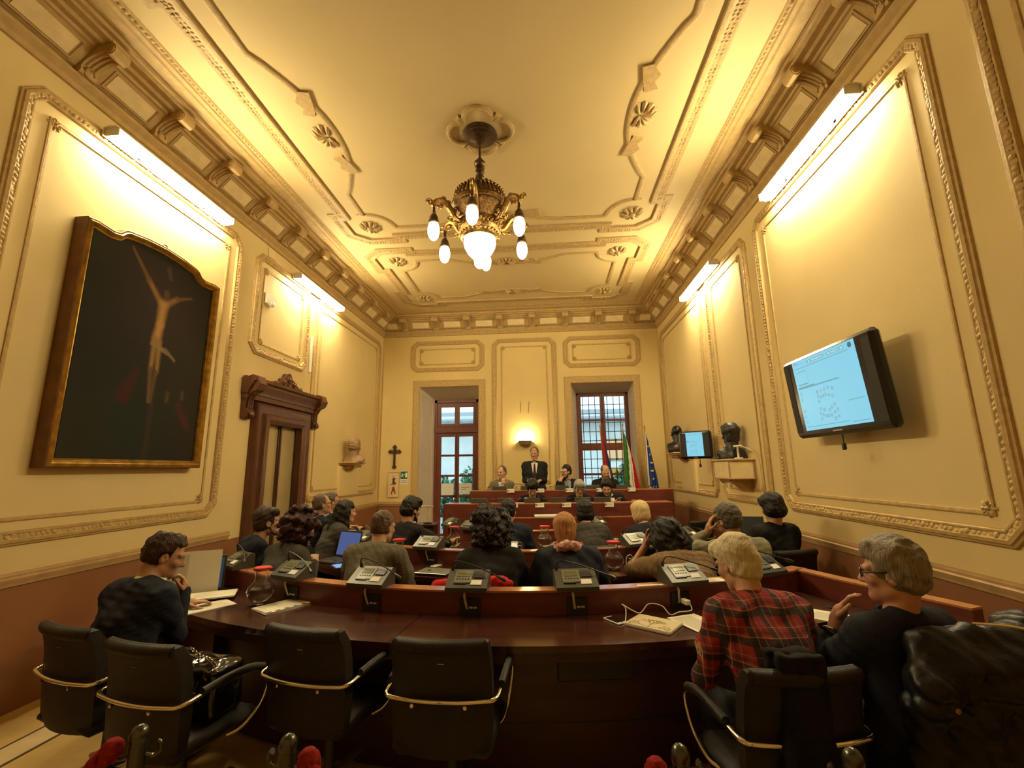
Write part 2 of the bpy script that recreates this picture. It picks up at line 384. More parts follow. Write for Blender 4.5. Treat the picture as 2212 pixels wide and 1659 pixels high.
def coffer(w):
    n = np.array([-.155, .14]); n = n/np.linalg.norm(n)      # sloping frieze
    mb = MB(); A = np.array([.078, 5.020]); B = np.array([.178, 5.131]); o = np.array([.74, -.67])*.006
    A2, B2 = A+o, B+o; h = w/2
    mb.add([(-h, A2[0], A2[1]), (h, A2[0], A2[1]), (h, B2[0], B2[1]), (-h, B2[0], B2[1]), (-h, A[0], A[1]), (h, A[0], A[1]), (h, B[0], B[1]), (-h, B[0], B[1])],
           [(0, 1, 2, 3), (0, 4, 5, 1), (1, 5, 6, 2), (2, 6, 7, 3), (3, 7, 4, 0)])
    return mb
cof = coffer(.40).build('coffer_panel', m_coff, None, 0); cofm = cof.data; bpy.data.objects.remove(cof)
frm = MB(); hh = .225
frm.sweep([(-hh, 0), (hh, 0), (hh, .168), (-hh, .168)], [(.008, 0), (.006, .010), (-.006, .010), (-.012, 0)], lambda u, v, h: (u, .068+v*.67+h*.74, 5.009+v*.74-h*.67))
fro = frm.build('coffer_frame', m_corn, None, 0); frme = fro.data; bpy.data.objects.remove(fro)
def brk(par, M, yy, cof2=True):
    b = inst(brme, 'bracket', par, None, M=M)
ML = lambda y: Matrix(((0, 1, 0, XL), (-1, 0, 0, y), (0, 0, 1, 0), (0, 0, 0, 1)))
MR = lambda y: Matrix(((0, -1, 0, XR), (1, 0, 0, y), (0, 0, 1, 0), (0, 0, 0, 1)))
MBk = lambda x: Matrix(((-1, 0, 0, x), (0, -1, 0, YB), (0, 0, 1, 0), (0, 0, 0, 1)))
step = .725
for par, Mf in ((cl, ML), (cr, MR)):
    for k in range(-6, 10):
        y = 2.955+step*k
        inst(brme, 'bracket', par, None, M=Mf(y))
        if k < 9:
            inst(cofm, 'coffer_panel', par, None, M=Mf(y+step/2)); inst(frme, 'coffer_frame', par, None, M=Mf(y+step/2))
    inst(cofm, 'coffer_panel', par, None, M=Mf(9.80)); inst(frme, 'coffer_frame', par, None, M=Mf(9.80))
bx = [-3.30+.765*k for k in range(8)]
for k, x in enumerate(bx):
    inst(brme, 'bracket', cb, None, M=MBk(x))
    if k < 7: inst(cofm, 'coffer_panel', cb, None, M=MBk(x+.3825)); inst(frme, 'coffer_frame', cb, None, M=MBk(x+.3825))
for x in (-3.62, 2.38):
    inst(cofm, 'coffer_panel', cb, None, M=MBk(x) @ Matrix.Diagonal((.6, 1, 1, 1)))
eggs = MB()
for pl, u0, u1 in ((plL, YF, YB-.66), (plR, -YB+.66, -YF), (plB, XL+.66, XR-.66)):
    for p, t in along([(u0, 0), (u1, 0)], .05, False): 
        q = [pl(p[0]+a, 5.288, .61+b) for a, b in ((-.018, -.014), (.018, -.014), (.018, .016), (-.018, .016))]; q.append(pl(p[0], 5.276, .612)); eggs.add(q, [(0, 1, 4), (1, 2, 4), (2, 3, 4), (3, 0, 4)])
o = eggs.build('egg_moulding', m_corn, ce, 0); o['kind'] = 'stuff'

# ------------------------------------------------------------------ ceiling stucco
BAND = [(.085, 0), (.083, .014), (.05, .020), (.03, .014), (-.03, .018), (-.055, .030), (-.08, .026), (-.085, 0)]
THIN = [(.028, 0), (.026, .014), (0, .022), (-.026, .014), (-.028, 0)]
def sym4(q):
    """quarter path (x>0,y>0 from the +x axis round to the +y axis) -> full closed loop"""
    a = list(q); b = [(-x, y) for x, y in q[::-1]]; c = [(-x, -y) for x, y in q]; d = [(x, -y) for x, y in q[::-1]]
    out = []
    for p in a+b+c+d:
        if not out or math.hypot(p[0]-out[-1][0], p[1]-out[-1][1]) > 1e-4: out.append(p)
    if math.hypot(out[0][0]-out[-1][0], out[0][1]-out[-1][1]) < 1e-4: out.pop()
    return out
def cpanel(cx, cy, q, qi, ros, name):
    T = lambda P: [(cx+x, -(cy+y)) for x, y in P][::-1]
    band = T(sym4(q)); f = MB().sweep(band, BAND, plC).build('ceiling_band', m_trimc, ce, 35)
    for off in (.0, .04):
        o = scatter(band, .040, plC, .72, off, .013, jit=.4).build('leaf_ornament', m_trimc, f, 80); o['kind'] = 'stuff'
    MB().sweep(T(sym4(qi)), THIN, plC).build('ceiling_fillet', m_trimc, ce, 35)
    for sx in (-1, 1):
        for sy in (-1, 1): rosette(plC, cx+sx*ros[0], -(cy+sy*ros[1]), .165, .05, 10).build('rosette', m_trimc, ce, 0)
q1 = [(2.25, 0), (2.25, 1.56), (2.36, 1.56), (2.36, 2.08), (2.12, 2.30), (1.62, 2.30), (1.62, 2.18), (0, 2.18)]
def arc(cx, cy, r, a0, a1, n=8): return [(cx+r*math.cos(a0+(a1-a0)*k/n), cy+r*math.sin(a0+(a1-a0)*k/n)) for k in range(n+1)]
side = [tuple(p) for p in spline([(1.60, 0), (1.62, .26), (1.70, .55), (1.86, .90), (1.95, 1.04)], 5)]
qi1 = side+[(1.95, 1.53)]+arc(1.98, 1.92, .39, -PI*.52, -PI*.98, 8)+[(1.56, 1.92)]+[tuple(p) for p in spline([(.85, 1.92), (.6, 1.85), (.3, 1.72), (0, 1.66)], 5)]
cpanel(-.61, 4.20, q1, qi1, (1.96, 1.88), 'main')
q2 = [(2.24, 0), (2.24, .53), (2.36, .53), (2.36, 1.06), (2.12, 1.28), (1.62, 1.28), (1.62, 1.17), (0, 1.17)]
qi2 = [(1.94, 0), (1.94, .50)]+arc(1.96, .87, .37, -PI*.52, -PI*.98, 8)+[(1.58, .87)]+[tuple(p) for p in spline([(1.02, .87), (.76, .76), (.42, .64), (0, .58)], 5)]
cpanel(-.61, 8.11, q2, qi2, (1.93, .87), 'far')
cpanel(-.61, .29, q2, qi2, (1.93, .87), 'near')
def shell(cx, cy, ang, r=.17):
    mb = MB(); pl = lambda u, v, h: plC(cx+u*math.cos(ang)-v*math.sin(ang), -(cy+u*math.sin(ang)+v*math.cos(ang)), h)
    n = 9
    for k in range(n):
        a = -PI*.62+PI*1.24*k/(n-1); V = [(.05*r, -.07*r, .012), (.95*r, -.2*r, .004), (1.08*r, 0, .008), (.95*r, .2*r, .004), (.05*r, .07*r, .012), (.6*r, 0, .05)]
        mb.add([pl(x*math.cos(a)-y*math.sin(a), x*math.sin(a)+y*math.cos(a), h) for x, y, h in V], [(0, 1, 5), (1, 2, 5), (2, 3, 5), (3, 4, 5), (4, 0, 5)])
    for s in (-1, 1):
        leaf = [(-.02, s*.30), (.10, s*.34), (.05, s*.42), (.09, s*.50), (.0, s*.62), (-.10, s*.60), (-.06, s*.42)]
        mb.prism(leaf, 0, .022, pl)
    return mb
for cx, cy, a in ((-.61+1.70, 4.20, 0), (-.61-1.70, 4.20, PI), (-.61, 8.11-.66, -PI/2), (-.61, 8.11+.66, PI/2), (-.61, 4.2+1.75, PI/2)):
    shell(cx, cy, a).build('shell_ornament', m_trimc, ce, 0)
qf = []
for k in range(4):
    a0 = k*PI/2
    qf += [(-.62+.20*math.cos(a0)+.155*math.cos(a0+t), 4.28+.20*math.sin(a0)+.155*math.sin(a0+t)) for t in np.linspace(-1.65, 1.65, 10)]
    a1 = a0+PI/4; qf += [(-.62+.30*math.cos(a1-.06), 4.28+.30*math.sin(a1-.06)), (-.62+.30*math.cos(a1+.06), 4.28+.30*math.sin(a1+.06))]
MB().sweep([(x, -y) for x, y in qf][::-1], [(u*.8, h*1.3) for u, h in THIN], plC).build('quatrefoil_moulding', m_trimc, ce, 35)
# ------------------------------------------------------------------ window bays in the far wall
YW = YB+.60
def bay(par, h, x0, x1, z1, z0):
    a, b, c, d = h
    mb = MB(); P = lambda x, y, z: (x, y, z)
    # splayed jambs, head and sill
    mb.add([(a, YB, c), (a, YB, d), (x0, YW, z1), (x0, YW, z0)], [(0, 1, 2, 3)])
    mb.add([(b, YB, c), (b, YB, d), (x1, YW, z1), (x1, YW, z0)], [(0, 1, 2, 3)])
    mb.add([(a, YB, d), (b, YB, d), (x1, YW, z1), (x0, YW, z1)], [(0, 1, 2, 3)])
    mb.build('reveal', m_rev, par, 0)
    if c > .5: MB().add([(a, YB, c), (b, YB, c), (x1, YW, z0), (x0, YW, z0)], [(0, 1, 2, 3)]).build('window_sill', m_rev, par, 0)
    cas = MB().sweep([(a-.07, max(c, 0)), (a-.07, d+.07), (b+.07, d+.07), (b+.07, max(c, 0))], [(.085, 0), (.083, .02), (.05, .03), (.0, .02), (-.05, .028), (-.07, .012), (-.072, 0)], plB, False)
    cas.build('casing', m_trim, par, 35)
    for s, xa, xb in ((0, a, x0), (1, b, x1)):   # shallow panel line on each jamb
        q = [((xa+(xb-xa)*t)+(.004 if s == 0 else -.004), YB+.6*t, z) for t, z in ((.16, c+.12 if c > .5 else .35), (.84, c+.12 if c > .5 else .35), (.84, z1-.08), (.16, d-.18))]
        MB().tube(q, .008, 4, True).build('jamb_bead', m_rev, par, 0)
bay(wb, DHO, -2.72, -1.62, 3.36, 0.0); bay(wb, WHO, .76, 2.0, 3.44, 1.12)
def bars(mb, x0, x1, z0, z1, y, d): mb.box(((x0+x1)/2, y, (z0+z1)/2), (x1-x0, d, z1-z0), b=.006)
# french door
dr = tag(thing('door_1', 'tall red-brown glazed door leading to the courtyard', 'door', (-2.17, YW, 0)), kind='structure')
def dpart(mb, n, m, par, sm=30):
    o = mb.build(n, m, par, sm); return o
fr = MB(); y = .03
X0, X1 = -.55, .55
bars(fr, X0, X0+.07, 0, 3.36, y, .08); bars(fr, X1-.07, X1, 0, 3.36, y, .08); bars(fr, X0, X1, 3.28, 3.36, y, .08); bars(fr, X0, X1, 2.54, 2.68, y-.01, .1)
dpart(fr, 'door_frame', m_winwood, dr)
panes_u = [(-.38, -.04), (.06, .40)]
tz = (2.76, 3.18)
tr = MB(); bars(tr, -.48, -.39, 2.68, 3.28, y, .06); bars(tr, .41, .48, 2.68, 3.28, y, .06); bars(tr, -.05, .07, 2.68, 3.28, y, .06)
for a, b in panes_u: bars(tr, a-.01, b+.01, 2.68, 2.765, y, .055); bars(tr, a-.01, b+.01, 3.175, 3.28, y, .055)
tr = dpart(tr, 'transom', m_winwood, dr)
m_curt = mat('pale_pane', (0.80, 0.90, 0.93), 0.3, trans=0.55, ior=1.02, var=0.08, vscale=2)
for a, b in panes_u: MB().box(((a+b)/2, y+.01, sum(tz)/2), (b-a, .006, tz[1]-tz[0])).build('pane', m_glass, tr, 0)
rows = [(1.97+.05, 2.45), (1.54, 1.97), (1.06, 1.49), (.62, 1.01), (.18, .56)]
for s, (a, b) in enumerate(panes_u):
    lf = MB(); e0, e1 = (-.48, .0) if s == 0 else (.005, .48)
    bars(lf, e0, a, .04, 2.54, y, .06); bars(lf, b, e1, .04, 2.54, y, .06)
    zs = [2.54]+[q for r in rows for q in (r[1], r[0])]+[.04]
    for k in range(0, len(zs), 2): bars(lf, a-.01, b+.01, zs[k+1], zs[k], y, .05)
    lf = dpart(lf, 'door_leaf', m_winwood, dr)
    for r0, r1 in rows: MB().box(((a+b)/2, y+.01, (r0+r1)/2), (b-a, .006, r1-r0)).build('pane', m_glass, lf, 0)
    if s == 0: MB().lathe([(0, 0), (.02, 0), (.018, .03), (0, .035)], 10, (e1-.03, y-.03, 1.05), Rx(PI/2)).box((e1-.06, y-.06, 1.05), (.10, .014, .018), b=.004).build('door_handle', m_iron, lf)
def sheet(c, W, H, name, label, lines=6, tex=(.25, .25, .28)):
    o = inked(name, W, H, 24, 32, lambda u, v: np.where(((((v*lines*2) % 2) < .55) & (u > .12) & (u < .12+.7*np.abs(np.sin((v*lines).astype(int)*2.3+1))) & (v > .1) & (v < .9))[:, None], np.array(tex), np.array([.78, .80, .80])), printmat('printed_paper'))
    o.location = c; return tag(o, label, 'notice')
sheet((-2.17-.21, YW-.004, 1.20), .30, .27, 'notice_sheet', 'blank white notice taped to left door pane', 1, (.75, .78, .8))
sheet((-2.17+.23, YW-.004, 1.21), .30, .25, 'notice_sheet', 'printed white notice taped to right door pane', 5)
# casement window
wn = tag(thing('window_1', 'red-brown casement window with iron grille outside', 'window', (1.38, YW, 0)), kind='structure')
fr = MB(); bars(fr, -.62, -.56, 1.12, 3.44, y, .08); bars(fr, .56, .62, 1.12, 3.44, y, .08); bars(fr, -.62, .62, 3.38, 3.44, y, .08); bars(fr, -.62, .62, 1.12, 1.2, y, .08)
dpart(fr, 'window_frame', m_winwood, wn)
wu = [(-.51, -.055), (.06, .525)]; wz = [(2.80, 3.35), (2.23, 2.75), (1.53, 2.06), (1.24, 1.48)]
for s, (a, b) in enumerate(wu):
    lf = MB(); e0, e1 = (-.57, 0) if s == 0 else (.002, .57)
    bars(lf, e0, a, 1.19, 3.39, y-.01, .06); bars(lf, b, e1, 1.19, 3.39, y-.01, .06)
    zs = [3.39]+[q for r in wz for q in (r[1], r[0])]+[1.19]
    for k in range(0, len(zs), 2): bars(lf, a-.01, b+.01, zs[k+1], zs[k], y-.01, .05)
    lf = dpart(lf, 'casement', m_winwood, wn)
    for r0, r1 in wz: MB().box(((a+b)/2, y+.01, (r0+r1)/2), (b-a, .006, r1-r0)).build('pane', m_glass, lf, 0)
    if s == 0: MB().box((e1-.01, y-.05, 2.78), (.03, .02, .14), b=.005).lathe([(0, 0), (.016, 0), (.016, .03), (0, .03)], 10, (e1-.01, y-.06, 2.83), Rx(PI/2)).build('window_latch', m_iron, lf)
# courtyard seen through the panes
m_fac = mat('courtyard_render', (0.80, 0.80, 0.74), 0.8, var=0.1, vscale=1.5)
m_eave = mat('grey_roof', (0.30, 0.31, 0.31), 0.8, var=0.2, vscale=6)
gr = struct('courtyard_ground', MB().add([(-14, YB+.7, -.05), (14, YB+.7, -.05), (14, 40, -.05), (-14, 40, -.05)], [(0, 1, 2, 3)]), mat('grey_paving', (.42, .42, .40), .8, var=.2, vscale=3), 'grey courtyard paving outside the door', 'paving')
bl = thing('courtyard_building', 'low pale courtyard building with grey eaves outside the windows', 'building', (0, 18, 0))
MB().box((0, 2, 1.9), (26, 4, 3.8)).build('facade', m_fac, bl, 0)
MB().add([(-13.4, -.6, 3.55), (13.4, -.6, 3.55), (13.4, 3, 4.35), (-13.4, 3, 4.35), (-13.4, -.6, 3.45), (13.4, -.6, 3.45)], [(0, 1, 2, 3), (0, 4, 5, 1)]).build('roof', m_eave, bl, 0)
for x in (-6.6, -2.2, .6, 5.4):
    f = MB(); [f.box((x+dx, -.02, 1.8), (.08, .08, 1.9)) for dx in (-.55, 0, .55)]; [f.box((x, -.02, z), (1.1, .08, .08)) for z in (.88, 1.8, 2.72)]
    f = f.build('window', m_winwood, bl, 0); MB().box((x, .0, 1.8), (1.1, .03, 1.8)).build('pane', mat('dark_pane', (.08, .1, .12), .1), f, 0)
f = MB(); [f.box((2.75+dx, -.02, 2.35), (.07, .08, .80)) for dx in (-.40, 0, .40)]; [f.box((2.75, -.02, z), (.85, .08, .07)) for z in (1.97, 2.73)]
f = f.build('window', mat('orange_wood', (.42, .2, .06), .5, var=.2), bl, 0); MB().box((2.75, 0, 2.35), (.8, .02, .74)).build('lit_pane', emat('lit_room', (1, .80, .45), .8), f, 0)
MB().box((2.75, -.005, 1.2), (.95, .03, .9)).build('orange_panel', mat('orange_render', (.62, .30, .06), .7, var=.1), bl, 0)
gl = thing('window_grille', 'black iron bar grille outside the casement window', 'grille', (1.38, YW+.22, 0))
for k in range(9): MB().box((-.6+.15*k, 0, 2.28), (.016, .016, 2.36)).build('vertical_bar', m_iron, gl, 0)
for k in range(11): MB().box((0, 0, 1.2+.22*k), (1.3, .02, .014)).build('cross_bar', m_iron, gl, 0)
for s_ in (-1, 1):
    for z_ in (1.25, 2.3, 3.3): MB().box((s_*.64, -.10, z_), (.03, .22, .03)).build('wall_fixing', m_iron, gl, 0)
def bush(x, y, r, h, label, n=700, seed=1):
    rng = np.random.RandomState(seed); b = thing('leafy_shrub', label, 'shrub', (x, y, -.05))
    MB().tube([(0, 0, 0), (.03, 0, h*.4), (0, .02, h*.7)], .03, 6).build('stem', mat('bark', (.15, .1, .06), .8, var=.2), b)
    for k in range(5): a = k*1.26; MB().tube([(0, 0, h*.3), (r*.5*math.cos(a), r*.5*math.sin(a), h*.7)], .015, 5).build('branch', MATS['bark'], b)
    mb = MB()
    for _ in range(n):
        d = rng.normal(size=3); d /= np.linalg.norm(d); c = d*np.array([r, r, h*.42])*rng.uniform(.5, 1)+np.array([0, 0, h*.62]); u = rng.normal(size=3); u /= np.linalg.norm(u); v = np.cross(u, d); v /= np.linalg.norm(v)+1e-9; s = .085
        mb.add([c-u*s, c+v*s*.45, c+u*s, c-v*s*.45], [(0, 1, 2, 3)])
    o = mb.build('foliage', mat('green_leaf', (.06, .22, .10), .5, var=.4, vscale=12), b, 0); o['kind'] = 'stuff'
bush(-2.05, 12.9, .55, 1.75, 'green shrub outside the glazed door', 900, 3); bush(-3.1, 13.6, .6, 1.5, 'lower green shrub farther left outside the glazed door', 700, 5); bush(2.35, 13.4, .42, 1.85, 'green shrub outside the barred window', 800, 4)

# ------------------------------------------------------------------ carved door in the left wall
m_oak = mat('dark_walnut', (0.105, 0.040, 0.020), 0.38, var=0.35, vscale=7, stretch=(5, 5, .7), bump=0.15, bscale=20)
dl = tag(thing('door_2', 'carved dark wooden doorway with two glazed leaves in left wall', 'door', (XL, 6.285, 0)), kind='structure')
# local: x out of the wall, y along
cs = MB(); P = lambda u, v, h: (h, u, v)
cs.sweep([(-.665, 0), (-.665, 2.56), (.665, 2.56), (.665, 0)][::-1], [(-.25, 0), (-.25, .10), (-.20, .13), (-.14, .12), (-.12, .08), (-.03, .075), (.0, .09), (.025, .05), (.025, -.05)], P, False)
cs.build('door_casing', m_oak, dl, 35)
hd = MB(); hd.sweep([(-.93, 2.66), (.93, 2.66)], [(-.20, 0), (-.20, .19), (-.16, .19), (-.14, .15), (-.10, .14), (-.06, .11), (0, .10), (0, 0)], P, False); hd.box((.045, 0, 2.74), (.07, 1.84, .30), b=.006); hd.build('door_head', m_oak, dl, 35)
for s in (-1, 1):
    c = MB(); c.prism([(.0, 2.36), (.04, 2.33), (.09, 2.36), (.10, 2.42), (.06, 2.48), (.07, 2.58), (.12, 2.66), (.20, 2.70), (.24, 2.78), (.20, 2.88), (.13, 2.90), (.0, 2.86)], -.075, .075, lambda u, v, h: (u, s*.83+h, v))
    for k in (-.04, 0, .04): c.tube([(.075, s*.83+k, 2.47), (.08, s*.83+k, 2.58), (.13, s*.83+k, 2.66)], .012, 6)
    c.ell((.11, s*.83, 2.39), (.03, .05, .04)); c.lathe([(0, 0), (.04, 0), (.035, .02), (0, .03)], 10, (.13, s*.83-.075, 2.8), Rx(PI/2)); c.lathe([(0, 0), (.04, 0), (.035, .02), (0, .03)], 10, (.13, s*.83+.075, 2.8), Rx(-PI/2))
    c.build('console', m_oak, dl, 35)
cr_ = MB(); half = [(0, 3.10), (.05, 3.08), (.08, 3.02), (.15, 3.0), (.16, 2.95), (.25, 2.94), (.27, 2.90), (.36, 2.92), (.40, 2.88), (.5, 2.90), (.55, 2.86)]
cr_.prism([(-x, z) for x, z in half[::-1]]+half[1:], .0, .08, P)
for x, z, r in ((0, 3.0, .05), (-.13, 2.94, .045), (.13, 2.94, .045), (-.3, 2.9, .035), (.3, 2.9, .035), (0, 2.90, .035)):
    cr_.lathe([(0, .035), (r*.5, .03), (r*.6, .018), (r, .02), (r*1.05, 0)], 12, (.08, x, z), Ry(PI/2))
cr_.build('crest', m_oak, dl, 35)
MB().add([(-.30, -.68, 0), (-.30, .68, 0), (-.30, .68, 2.6), (-.30, -.68, 2.6), (0, -.68, 0), (0, .68, 0), (0, .68, 2.6), (0, -.68, 2.6)], [(0, 1, 2, 3), (0, 4, 7, 3), (1, 5, 6, 2), (3, 2, 6, 7)]).build('lobby_recess', mat('lobby_paint', (.50, .42, .28), .6, var=.15, vscale=1.2), dl, 0)
m_dglass = mat('door_glass', (.40, .31, .16), 0.10, spec=.8, coat=.5, var=.12, vscale=2)
for s, (a, b) in enumerate(((-.64, .0), (.005, .64))):
    lf = MB()
    bx_ = lambda u0, u1, v0, v1, h=-.02, d=.05: lf.box((h, (u0+u1)/2, (v0+v1)/2), (d, u1-u0, v1-v0), b=.008)
    bx_(a, a+(.10 if s == 0 else .022), 0, 2.55); bx_(b-(.022 if s == 0 else .07), b, 0, 2.55); bx_(a, b, 2.44, 2.55); bx_(a, b, 0, .62)
    lf.box((.01, (a+b)/2, .33), (.03, .36, .36), b=.012)
    lf = lf.build('door_leaf', m_oak, dl, 30)
    g0, g1 = (a+.10, b-.022) if s == 0 else (a+.022, b-.07)
    MB().box((-.025, (g0+g1)/2, 1.53), (.008, g1-g0, 1.82)).build('pane', m_dglass, lf, 0)
c = MB().lathe([(.016, .0), (.016, 2.36), (.03, 2.38), (.022, 2.40), (.04, 2.44), (0, 2.46)], 10, (.015, .0, .05)); c.build('mullion_column', m_oak, dl, 30)
# ------------------------------------------------------------------ lamps
m_tube = emat('tube_glow', WARM, TUBE_L); m_grey = mat('lamp_metal', (.62, .60, .55), .4, var=.05)
def fixture(side, y0, label):
    x = XL if side < 0 else XR; s = 1 if side < 0 else -1
    t = thing('wall_light', label, 'light', (x, y0, 4.62), 0, 'strip lights under the cornice')
    L = 1.52
    ch = MB(); ch.sweep([(0, 0), (L, 0)], [(.030, .060), (.034, .052), (-.046, .052), (-.060, .10), (-.054, .174), (-.048, .174), (-.052, .10), (-.040, .060), (.030, .060)], lambda u, v, h: (s*h, u, v), False)
    ch.build('housing', m_grey, t, 20)
    for k in (.02, L-.02): MB().box((s*.118, k, .012), (.140, .014, .085), b=.004).build('end_cap', m_grey, t)
    for k in (.35, 1.17): MB().box((s*.03, k, .0), (.06, .05, .05), b=.006).build('wall_clip', m_grey, t)
    tb = MB(); tb.tube([(s*.125, .035, -.014), (s*.125, L-.035, -.014)], .030, 12); tb.build('tube', m_tube, t, 60)
for side, y0, lab in ((-1, 3.18, 'strip light above the large dark painting'), (-1, 6.20, 'strip light above the carved doorway on left wall'), (1, 3.30, 'strip light on right wall above the large screen'), (1, 6.40, 'strip light on right wall above the bronze busts')): fixture(side, y0, lab)
# chandelier
m_brass = mat('old_brass', (.42, .27, .10), .28, metal=1.0, var=.45, vscale=30, bump=.5, bscale=90)
m_bronze = mat('dark_bronze', (.10, .06, .035), .4, metal=.8, var=.4, vscale=25, bump=.4, bscale=80)
m_bulb = emat('bulb_glow', (1, .82, .50), BULB_L); m_bowl = emat('bowl_glow', (1, .82, .50), BOWL_L)
ch = thing('chandelier', 'ornate brass chandelier with lit globes hanging from ceiling', 'chandelier', (-.635, 4.33, 0))
MB().lathe([(0, 5.30), (.19, 5.30), (.195, 5.285), (.17, 5.275), (.175, 5.262), (.14, 5.25), (.145, 5.24), (.09, 5.225), (.05, 5.20), (.02, 5.19), (0, 5.19)], 28).build('ceiling_canopy', m_bronze, ch, 25)
MB().lathe([(.013, 5.2), (.013, 5.0), (.03, 4.99), (.035, 4.965), (.06, 4.95), (.062, 4.92), (.05, 4.90), (.055, 4.88), (.035, 4.865), (.05, 4.85), (.052, 4.83), (.03, 4.81), (.028, 4.80), (.045, 4.785), (.05, 4.75), (.04, 4.735), (.045, 4.72), (.06, 4.70), (.06, 4.66), (.03, 4.6)], 18).build('stem', m_bronze, ch, 25)
pr = [(.02, 4.67), (.08, 4.66), (.13, 4.645), (.19, 4.61), (.24, 4.56), (.275, 4.50), (.292, 4.44), (.305, 4.425), (.305, 4.39), (.292, 4.375), (.30, 4.36), (.29, 4.345), (.265, 4.325), (.225, 4.29), (.19, 4.25), (.18, 4.22)]
MB().lathe(pr, 36).build('upper_bowl', mat('shaded_brass', (.20, .115, .045), .33, metal=1.0, var=.5, vscale=40, bump=.7, bscale=70), ch, 40)  # brass darkened: the weaker light on this bowl is painted into the colour
g = MB()
for k in range(36):
    a = 2*PI*k/36; g.box((.276*math.cos(a), .276*math.sin(a), 4.495), (.016, .030, .08), Rz(a) @ Ry(-.28), b=.006)
for k in range(40):
    a = 2*PI*k/40; g.ell((.258*math.cos(a), .258*math.sin(a), 4.552), .019, 6, 4)
for k in range(24):
    a = 2*PI*k/24; g.ell((.185*math.cos(a), .185*math.sin(a), 4.625), (.02, .02, .014), 6, 4)
o = g.build('gallery', MATS['shaded_brass'], ch, 20); o['kind'] = 'stuff'
lw = MB().lathe([(.175, 4.25), (.205, 4.225), (.21, 4.19), (.195, 4.17), (.215, 4.15), (.21, 4.11), (.19, 4.085), (.20, 4.07), (.20, 4.045), (.18, 4.03), (.16, 4.03)], 36).build('bowl_ring', m_brass, ch, 30)
g = MB()
for k in range(30): a = 2*PI*k/30; g.ell((.212*math.cos(a), .212*math.sin(a), 4.165), (.017, .017, .030), 6, 4); g.ell((.200*math.cos(a+.1), .200*math.sin(a+.1), 4.075), (.014, .014, .022), 6, 4)
o = g.build('bead_row', m_brass, ch, 20); o['kind'] = 'stuff'
MB().lathe([(.165, 4.035), (.170, 3.995), (.158, 3.94), (.128, 3.885), (.09, 3.842), (.064, 3.818), (.060, 3.79), (.055, 3.75), (.03, 3.72), (0, 3.712)], 28).build('glass_bowl', m_bowl, ch, 60)
arm = MB(); bend = spline([(.17, 0, 4.26), (.22, 0, 4.20), (.27, 0, 4.21), (.31, 0, 4.27), (.36, 0, 4.345), (.42, 0, 4.375), (.475, 0, 4.355), (.505, 0, 4.31), (.50, 0, 4.28)], 5)
arm.tube(bend, [.022+.012*math.sin(PI*k/(len(bend)-1)) for k in range(len(bend))], 8)
def spiral(c, r, turns, s=1, t=.012): return [(c[0]+s*r*(1-.75*k/24)*math.cos(2*PI*turns*k/24), 0, c[1]+r*(1-.75*k/24)*math.sin(2*PI*turns*k/24)) for k in range(25)]
arm.tube(spiral((.545, 4.33), .035, 1.3), .012, 6); arm.tube(spiral((.25, 4.29), .05, 1.4), .014, 6); arm.tube(spiral((.33, 4.19), .03, 1.3, -1), .011, 6); arm.tube(spiral((.44, 4.31), .035, 1.4), .012, 6)
for q in ((.22, 4.165), (.27, 4.17), (.35, 4.38), (.40, 4.41)): arm.ell((q[0], 0, q[1]), (.03, .022, .02), 8, 5)
armo = arm.build('arm', m_brass, ch, 40)
cup = MB().lathe([(.012, 4.30), (.014, 4.24), (.022, 4.225), (.016, 4.21), (.03, 4.195), (.042, 4.17), (.048, 4.135), (.056, 4.12), (.058, 4.108), (.05, 4.10), (.0, 4.10)], 16, (.5, 0, 0)).build('bulb_holder', m_bronze, armo, 30)
bu = MB().lathe([(.034, 4.105), (.052, 4.08), (.060, 4.04), (.057, 3.99), (.044, 3.95), (.024, 3.925), (0, 3.918)], 16, (.5, 0, 0)).build('bulb', m_bulb, armo, 60)
for k in range(6):
    a = -PI/2+k*PI/3
    if k == 0: armo.rotation_euler = (0, 0, a)
    else:
        c = inst(armo.data, 'arm', ch, (0, 0, 0), a); inst(cup.data, 'bulb_holder', c, (0, 0, 0)); inst(bu.data, 'bulb', c, (0, 0, 0))
# wall sconce on the far wall
sk = thing('wall_sconce', 'small brown uplight glowing on the far wall above the speaker', 'light', (-.465, YB, 2.18))
sb = MB(); sb.prism([(-.15, .10), (.15, .10), (.125, 0), (-.125, 0)], .02, .15, lambda u, v, h: (u, -h, v)); sb.build('sconce_body', mat('brown_metal', (.16, .09, .05), .4, metal=.4, var=.2), sk, 20)
MB().box((0, -.01, .05), (.2, .02, .08)).build('back_plate', MATS['brown_metal'], sk)
MB().tube([(-.10, -.085, .145), (.10, -.085, .145)], .034, 10).build('lamp', emat('sconce_glow', (1, .78, .42), SCONCE_L), sk, 60)
for s in (-1, 1): MB().tube([(s*.105, -.008, .74), (s*.085, -.008, 1.0)][::-1] if s < 0 else [(s*.085, -.008, .74), (s*.105, -.008, 1.0)], .0035, 5).build('support_wire', m_iron, sk)
